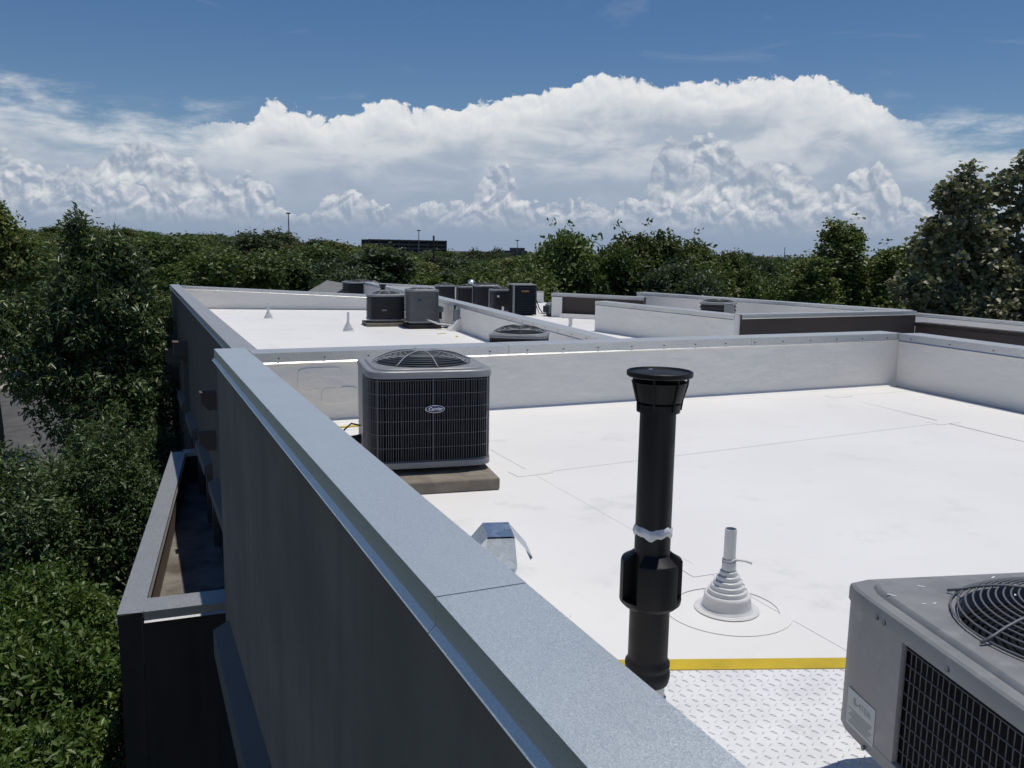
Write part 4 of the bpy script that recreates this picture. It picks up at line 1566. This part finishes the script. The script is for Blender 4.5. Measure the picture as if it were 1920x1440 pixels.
# ---- big tree at the left corner of the building
lob = [(-.5, 0, 7.3, 1.35, 1.3, 1.9, 1.5), (.5, .2, 6.3, 1.0, 1.3, 1.7, 1.1), (-1.7, -.2, 6.2, 1.2, 1.4, 1.5, 1.1), (-.2, -.5, 4.6, 1.7, 1.7, 1.7, 1.3),
       (.75, -.3, 4.4, .9, 1.3, 1.6, .7), (-2.6, .2, 7.0, .7, .8, .9, .3), (.1, 0, 8.9, .42, .42, .75, .22), (-.75, .1, 9.2, .35, .4, .75, .2), (.6, .1, 8.5, .35, .4, .7, .16),
       (-.3, -.2, 2.9, 1.5, 1.5, 1.1, .5)]
cm, C_ = crown_mesh('pecan_crown', LM['pecan'], lob, 50000, 13, .20, .195, .33, 11, .5, .35, .75, .25, .3)
tm = trunk_mesh('pecan_trunk', M['bark'], lob, C_, 0, .17, 5, 150, .010)
tree('pecan_tree', 'tall dark leafy tree with drooping leaves beside the corner of the dark wall', 'tree', (-.45, 26.5, GZ), cm, tm)

# ---- hedge and shrubs below the wall
lobh = [(0, 0, 2.2, 1.35, 1.35, 1.0, 1.2), (.8, .5, 2.0, .8, .9, .9, .5), (-.7, -.6, 2.1, .9, .8, .9, .5), (.1, -.9, 1.7, .9, .8, .8, .4)]
cm, C_ = crown_mesh('hedge_crown', LM['hedge'], lobh, 32000, 9, .15, .12, .46, 21, .3, .15, .7, .45, .25)
tm = trunk_mesh('hedge_trunk', M['bark'], lobh, C_, 0, .06, 6, 60, .008)
for k, (x, y, s, r, lab) in enumerate([
        (-1.75, 10.6, 1.0, 10, 'bright green shrub in the bottom left corner beside the black bay'),
        (-3.6, 11.4, 1.05, 80, 'bright green shrub at the left edge of the bottom left hedge'),
        (-2.0, 13.2, 1.05, 150, 'bright green shrub in the middle of the hedge beside the black bay'),
        (-3.9, 14.6, 1.1, 220, 'bright green shrub at the left edge behind the bottom left hedge'),
        (-1.7, 15.9, 1.0, 290, 'bright green shrub at the back of the hedge near the bay coping')]):
    tree('hedge_shrub', lab, 'shrub', (x, y, GZ + (.0 if k else -.1)), cm, tm, (s, s, s * 1.12), R(r), 'hedge below the side wall')
lobm = [(0, 0, 3.6, 1.4, 1.4, 1.3, 1.2), (.9, .3, 3.1, .9, 1.0, 1.2, .6), (-.9, -.3, 3.3, 1.0, 1.0, 1.1, .6), (0, -.8, 2.4, 1.2, .9, 1.0, .6), (.1, .6, 4.6, .7, .7, .7, .3)]
cm, C_ = crown_mesh('dark_shrub_crown', LM['mid'], lobm, 24000, 11, .19, .15, .36, 33, .42, .3, .72, .3, .25)
tm = trunk_mesh('dark_shrub_trunk', M['bark'], lobm, C_, 0, .09, 8, 60, .01)
for k, (x, y, s, r, lab) in enumerate([
        (-.75, 20.6, .98, 0, 'dark young tree directly behind the far end of the bay coping'),
        (-2.6, 19.6, 1.0, 100, 'dark young tree between the hedge and the tall leafy tree'),
        (-3.9, 20.5, .74, 190, 'dark young tree at the left edge in front of the street'),
        (.05, 24.0, .85, 250, 'dark young tree in the shade against the far side wall')]):
    tree('young_tree', lab, 'tree', (x, y, GZ), cm, tm, (s, s, s), R(r), 'young trees below the side wall')

# ---- right-hand plane trees
g = random.Random(19)
lobs = [(0, 0, 11.9, .35, .4, .55, .2), (-.45, 0, 11.3, .45, .5, .6, .3), (.5, .1, 11.2, .5, .5, .8, .35), (0, 0, 10.3, .6, .7, .7, .45), (-.85, 0, 10.1, .38, .5, .5, .25), (-1.35, .1, 9.4, .36, .4, .45, .2),
        (.85, -.1, 9.8, .55, .6, .7, .4), (-.6, 0, 9.0, .6, .8, .6, .5), (.4, 0, 8.8, .8, .9, .8, .6), (1.35, 0, 8.7, .55, .7, .7, .45), (-1.5, .1, 8.0, .6, .8, .6, .5), (-.5, 0, 7.5, 1.0, 1.2, .8, .8),
        (.9, 0, 7.3, 1.1, 1.2, .9, .9), (-1.7, 0, 6.6, .75, .9, .8, .55), (0, .1, 5.9, 1.6, 1.5, 1.2, 1.3), (1.3, .2, 5.6, 1.1, 1.2, 1.3, .8), (-1.0, 0, 4.6, 1.2, 1.2, 1.0, .6), (.7, .1, 3.9, 1.2, 1.2, 1.0, .5)]
cm, C_ = crown_mesh('plane_crown', LM['syc'], [(a, b, c, r * .86, q * .86, z * .86, w) for a, b, c, r, q, z, w in lobs], 17000, 10, .24, .185, .9, 41, .5, .25, .75, .25, .3)
tm = trunk_mesh('plane_trunk', M['pale_bark'], lobs, C_, 0, .16, 9, 90, .014)
tree('plane_tree', 'tall grey-green plane tree at the right with gaps showing the sky', 'tree', (27.1, 22, GZ), cm, tm, (1.3, 1.2, 1), 0, 'plane trees at the right')
tree('plane_tree', 'tallest grey-green plane tree, cut by the right edge', 'tree', (30.4, 22.2, GZ), cm, tm, (1.3, 1.2, 1.045), R(140), 'plane trees at the right')
tree('plane_tree', 'shorter grey-green plane tree filling in behind the tall right-hand one', 'tree', (28.8, 23.8, GZ), cm, tm, (1.6, 1.4, .88), R(60), 'plane trees at the right')

# ---- olive trees left of them
lobo = [(0, 0, 8.6, 1.0, 1.0, 2.0, 1.0), (-1.0, .1, 6.6, 1.1, 1.2, 1.6, .9), (.8, 0, 6.8, 1.1, 1.1, 1.9, .9), (0, 0, 4.8, 1.7, 1.6, 1.5, 1.0), (.55, 0, 9.9, .45, .45, .9, .25), (-.3, 0, 10.2, .45, .45, .8, .25)]
cm, C_ = crown_mesh('olive_crown', LM['olive'], lobo, 18000, 9, .22, .165, .7, 51, .5, .2, .72, .25, .35)
tm = trunk_mesh('olive_trunk', M['bark'], lobo, C_, 0, .15, 10, 80, .014)
for k, (x, y, sx, sz, r, lab) in enumerate([
        (35.3, 36, 1.45, 1.0, 0, 'olive-green upright tree standing clear of its neighbours right of centre'),
        (32.6, 35, 1.25, .82, 90, 'low olive-green tree at the foot of the upright olive-green one'),
        (37.6, 34.5, 1.4, .88, 200, 'olive-green tree between the upright one and the plane trees'),
        (40.0, 35, 1.4, .90, 300, 'olive-green tree partly behind the left plane tree'),
        ]):
    tree('olive_green_tree', lab, 'tree', (x, y, GZ), cm, tm, (sx, sx, sz), R(r), 'olive-green trees')

lobl = [(0, 0, 9.0, 1.5, 1.4, 1.4, 1.0), (-1.4, .1, 8.2, 1.2, 1.2, 1.2, .8), (1.3, 0, 8.3, 1.2, 1.2, 1.3, .8), (0, .2, 7.3, 1.6, 1.5, .8, .7), (.5, 0, 10.0, .7, .7, .6, .3)]
cm, C_ = crown_mesh('left_olive_crown', LM['olive'], lobl, 13000, 9, .26, .2, .6, 57, .5, .2, .72, .3, .3)
tm = trunk_mesh('left_olive_trunk', M['bark'], lobl, C_, 0, .2, 12, 60, .014)
tree('olive_green_tree', 'olive-green tree at the far left edge behind the tall leafy tree', 'tree', (-5.4, 42, GZ), cm, tm, (1, 1, 1), 0, 'olive-green trees')
tree('olive_green_tree', 'farther olive-green tree between the left edge and the tall leafy tree', 'tree', (-3.6, 112, GZ), cm, tm, (2.2, 2.2, 1.03), R(80), 'olive-green trees')

# ---- wood in the middle distance
protos = []
for k, (mt, sd, sp) in enumerate([('wood_a', 61, .3), ('wood_b', 62, .15), ('wood_c', 63, .2), ('bright', 64, .2), ('wood_a', 65, .55)]):
    g = random.Random(sd)
    lb = [(0, 0, 6.4, 2.6, 2.6, 2.6, 1.6)]
    for i in range(7):
        a = i * .9 + g.random()
        rr = g.uniform(1.3, 2.2)
        lb.append((rr * math.cos(a), rr * math.sin(a), g.uniform(3.2, 8.0), g.uniform(1.0, 1.6), g.uniform(1.0, 1.6), g.uniform(1.1, 1.8), g.uniform(.5, .8)))
    for i in range(3):
        lb.append((g.uniform(-1.5, 1.5), g.uniform(-1.2, 1.2), g.uniform(8.2, 9.1), .8, .8, .8, .3))
    cm, C_ = crown_mesh('woodland_crown', LM[mt], lb, 22000, 8, .32, .25, .6, sd, .42, .15, .72, .3, sp)
    tm = trunk_mesh('woodland_trunk', M['bark'], lb, C_, 0, .2, sd, 40, .02)
    protos.append((cm, tm))
WG = 'trees of the wood'
mid_list = [   # x, y, height, width, prototype, label
    (3.7, 75, 10.2, 8.5, 0, 'dark green tree rising just right of the tall leafy left tree'),
    (5.6, 58, 9.3, 7.0, 0, 'rounded green tree behind the far corner of the dark wall'),
    (9.0, 62, 8.9, 7.0, 0, 'rounded green tree second from the far corner of the dark wall'),
    (11.4, 90, 10.4, 8.5, 2, 'dark tree crown under the tall lone lamp mast'),
    (17.6, 120, 11.2, 10, 2, 'dark domed tree crown just left of the tall lamp mast foot'),
    (13.4, 75, 9.4, 8.5, 1, 'brownish green tree right of the tall lamp mast'),
    (21.6, 95, 9.9, 11, 1, 'broad brownish green tree left of the long office block'),
    (12.6, 60, 8.2, 6.0, 2, 'grey-green tree behind the small house roof'),
    (18.5, 70, 9.0, 9, 0, 'green tree hiding the left foot of the long office block'),
    (24.3, 80, 8.6, 9, 1, 'green tree hiding the middle of the long office block'),
    (30.3, 90, 8.7, 8, 2, 'dark tree hiding the right foot of the long office block'),
    (17.3, 48, 7.7, 5.6, 3, 'low yellow-green tree behind the black and grey condensers'),
    (21.0, 52, 7.6, 6, 3, 'low yellow-green tree behind the dark row of condensers'),
    (42.3, 110, 9.1, 6, 2, 'small dark tree top just right of the office block'),
    (50.4, 120, 9.3, 6, 2, 'second small dark tree top right of the office block'),
    (28.2, 70, 8.1, 8, 0, 'green tree above the louvred cabinet'),
    (37.6, 85, 8.5, 9, 1, 'green tree left of the central clump'),
    (23.4, 46, 10.5, 5.8, 4, 'spiky green tree at the left end of the central clump'),
    (25.6, 44.5, 9.7, 5.2, 4, 'spiky green tree second from the left in the central clump'),
    (28.8, 45, 10.6, 6.4, 4, 'tallest spiky green tree in the middle of the central clump'),
    (32.6, 46, 10.2, 6.4, 4, 'broad green tree right of the tallest in the central clump'),
    (36.6, 48, 9.5, 5.6, 0, 'green tree at the right end of the central clump'),
    (26.8, 38.5, 8.7, 4.6, 2, 'grey-green tree in front of the central clump'),
    (48.6, 60, 9.2, 4.6, 2, 'small dark round tree right of the central clump'),
    (56, 68, 8.0, 9, 0, 'low dark green trees left of the upright olive-green tree'),
    (50, 62, 8.0, 8, 0, 'low green tree between the central clump and the olive-green trees'),
    (19.6, 41, 8.3, 5, 1, 'low brownish green tree left of the central clump'),
    (34.0, 38, 8.4, 5, 0, 'low green tree filling below the right of the central clump'),
]
for k, (x, y, h, w, p_, lab) in enumerate(mid_list):
    cm, tm = protos[p_]
    tree('woodland_tree', lab, 'tree', (x, y, GZ), cm, tm, (w / 5.6, w / 5.6, h / 9.9), R(47 * k), WG)
g = random.Random(77)
far_lab = [(1.5, 'distant tree in the wood behind the tall leafy left tree'), (8, 'distant tree in the wood left of the tall lone lamp mast'),
           (14.5, 'distant tree in the wood between the lone lamp mast and the office block'), (20, 'distant tree in the wood around the foot of the office block'),
           (26, 'distant tree in the wood between the office block and the central clump'), (41, 'distant tree in the wood behind the central clump of trees'), (99, 'distant tree in the wood behind the olive-green and plane trees')]
for row, (Y, n, h0, w0) in enumerate([(64, 12, 7.4, 9), (100, 15, 8.6, 11), (140, 18, 9.6, 13), (190, 22, 10.4, 15), (250, 24, 10.9, 19), (330, 26, 11.4, 24)]):
    for i in range(n):
        a = R(-10 + 68 * (i + g.uniform(.1, .9)) / n)
        dist = Y * g.uniform(.94, 1.08)
        x, y = dist * math.tan(a) if abs(a) < 1.2 else 0, dist
        if a > R(48):
            x, y = dist * math.sin(a) * 1.2, dist * math.cos(a) * 1.2
        if x < -3.2 and y < 106:
            continue
        # the wooded land falls away from left to right
        deg = math.degrees(a)
        rise = float(np.interp(deg, [-8, 2, 10, 15, 20, 25, 40, 56], [1.0, .85, .38, .05, -.2, -.35, -.65, -.7]))
        h = max(6.4, 9.1 + Y * math.tan(R(rise)) + g.uniform(-1.6, .4) + (1.1 if g.random() < .14 else 0))
        w = w0 * g.uniform(.8, 1.15)
        cm, tm = protos[g.choice([0, 1, 2, 0, 1, 2, 4])]
        tree('woodland_tree', next(l_ for d_, l_ in far_lab if deg < d_), 'tree', (x, y, GZ), cm, tm, (w / 6.2, w / 6.2, h / 9.9), g.uniform(0, 6.28), 'far wood')

# far wood beyond, one mass
gg = np.random.default_rng(5)
lobf = []
for i in range(130):
    a = R(-16 + 84 * gg.random())
    dist = gg.uniform(380, 620)
    lobf.append((dist * math.sin(a) * 1.05, dist * math.cos(a) + 30, 3.0 + gg.uniform(0, 1.5) + dist * max(-.004, math.tan(R(float(np.interp(math.degrees(a), [-8, 2, 10, 15, 20, 56], [.8, .65, .25, 0, -.15, -.25]))))), 17, 17, 4.2, 1))
cm, C_ = crown_mesh('distant_wood', LM['wood_c'], lobf, 40000, 5, 1.6, 2.0, .7, 91, .4, .1, .7, .5)
o_ = bpy.data.objects.new('distant_wood', cm)
COL.objects.link(o_)
o_.location = (0, 0, GZ)
tag(o_, 'far dark wood closing the horizon', 'wood', kind='stuff')

# ------------------------------------------------------------------ far buildings and masts
ob = thing('office_block', 'long dark brown office block with horizontal bands on the wooded horizon', 'building', (92, 300, GZ))
A0, A1, dep = Vector((78.0, 300)), Vector((107.2, 302)), 9
ang = math.atan2(A1.y - A0.y, A1.x - A0.x)
ln = (A1 - A0).length
ctr = (A0 + A1) / 2
loc_ = lambda u, v, z: (ctr.x - 92 + u * math.cos(ang) - v * math.sin(ang), ctr.y - 300 + u * math.sin(ang) + v * math.cos(ang), z)


def obx(u0, u1, v0, v1, z0, z1, s0=0., s1=0.):
    """box whose upper part follows the roofline that falls from left to right"""
    m = MB()
    m.add([loc_(u0, v0, z0 + s0), loc_(u1, v0, z0 + s1), loc_(u1, v1, z0 + s1), loc_(u0, v1, z0 + s0), loc_(u0, v0, z1 + s0), loc_(u1, v0, z1 + s1), loc_(u1, v1, z1 + s1), loc_(u0, v1, z1 + s0)],
          [(3, 2, 1, 0), (4, 5, 6, 7), (0, 1, 5, 4), (1, 2, 6, 5), (2, 3, 7, 6), (3, 0, 4, 7)])
    return m


h0 = 12.2
obx(-ln / 2, ln / 2, .6, dep, 0, h0 - .15, 0, 0).build('wall', M['office_gap'], ob)  # solid core, near-black colour stands in for shade inside the decks
for k in range(5):
    z = h0 - .45 - k * 1.35
    obx(-ln / 2 - .1, ln / 2 + .1, 0, .55, z - .28 if k else z - .1, z + .38).build('floor_band', M['office'], ob)
for k in range(9):
    u = -ln / 2 + ln * k / 8
    obx(u - .16, u + .16, -.05, .5, 4, h0).build('column', M['office'], ob)
for k, (x, y, w, h, lab) in enumerate([(113.2, 250, 5, 9.0, 'small dark block behind the left end of the central clump'),
                                       (128, 145, 5, 7.3, 'low dark brown block on the horizon left of the upright olive-green tree')]):
    t_ = thing('far_building', lab, 'building', (x, y, GZ))
    m = MB()
    m.box(-w / 2, w / 2, 0, 8, 0, h)
    m.build('wall', M['office'], t_)
    m = MB()
    m.box(-w * .1, w * .42, 1, 7, h, h + .9)
    m.build('plant_room', M['brown'] if k else M['office'], t_)
    for i in range(4):
        m = MB()
        u = -w / 2 + w * (i + .5) / 4
        m.box(u - w * .09, u + w * .09, -.06, .05, h - 2.0, h - .7)
        m.build('window', M['glass'], t_)
hs = thing('small_house', 'small house with grey shingled gable roof behind the far parapet', 'house', (11.3, 50, GZ))
m = MB()
m.box(-2.1, 2.1, -1.5, 4, 0, 5.7)
m.build('wall', M['tan'], hs)
m = MB()
m.loops([[(x, y, z) for x, z in ((-2.5, 5.6), (0.1, 7.1), (2.5, 5.6), (0.1, 6.9))] for y in (-1.9, 4.3)], True, True, True)
m.build('roof', M['shingle'], hs)
m = MB()
m.box(-.5, .5, -1.56, -1.49, 1, 2.3)
m.build('window', M['glass'], hs)


def mast(label, x, y, ztop, head=True, r=.12, w=1.2):
    t_ = thing('lamp_mast', label, 'lamp mast', (x, y, GZ), 0, 'tall masts on the horizon')
    h = ztop - GZ
    m = MB()
    m.tube([(0, 0, 0), (0, 0, h)], [r * 1.3, r * .7], 8)
    m.build('pole', M['steel'], t_)
    if head:
        m = MB()
        m.lathe([(.0, h - .1), (w / 2, h - .12), (w / 2, h + .18), (0, h + .25)], 10)
        m.build('lamp_ring', M['steel'], t_)
    return t_


mast('tall lone lamp mast on the left of the skyline', 33.6, 200, 8.9, True, .16, 1.0)
mast('lamp mast rising behind the office block', 80.0, 250, 6.9, True, .15, 1.2)
mast('thin lamp mast right of the office block', 112.2, 250, 4.6, True, .14, 1.1)
mast('short faint mast above the low brown block', 125, 143, 3.2, False, .1)
pl = thing('utility_pole', 'slim dark utility pole in front of the office block', 'utility pole', (27.1, 80, GZ))
m = MB()
m.tube([(0, 0, 0), (0, 0, 10.4)], [.13, .09], 8)
m.build('pole', M['bark'], pl)
m = MB()
m.box(-.5, .5, -.05, .05, 9.4, 9.55)
m.build('crossarm', M['bark'], pl)

# ------------------------------------------------------------------ street corner at the left
fe = thing('timber_fence', 'weathered timber fence beyond the lawn at the left edge', 'fence', (-11, 104, GZ))
for k in range(46):
    m = MB()
    x = -6 + k * .26
    m.box(x, x + .245, 0, .025, .05, 1.85 + .03 * math.sin(k * 2.3))
    m.build('board', M['fence'], fe)
m = MB()
m.box(-6, 6, .03, .09, 1.4, 1.5)
m.build('rail', M['fence'], fe)
mb_ = thing('mailbox', 'dark mailbox on a post at the corner of the driveway', 'mailbox', (-8.3, 77.1, GZ))
m = MB()
m.box(-.06, .06, -.06, .06, 0, 1.25)
m.build('post', M['bark'], mb_)
m = MB()
L = [[(x, .28 * math.cos(R(a)) * (.8), 1.28 + .13 + .19 * math.sin(R(a))) for a in range(0, 181, 20)] + [(x, -.224, 1.26), (x, .224, 1.26)] for x in (-.42, .42)]
m.loops(L, True, True, True)
m.build('box', M['ac_black'], mb_)
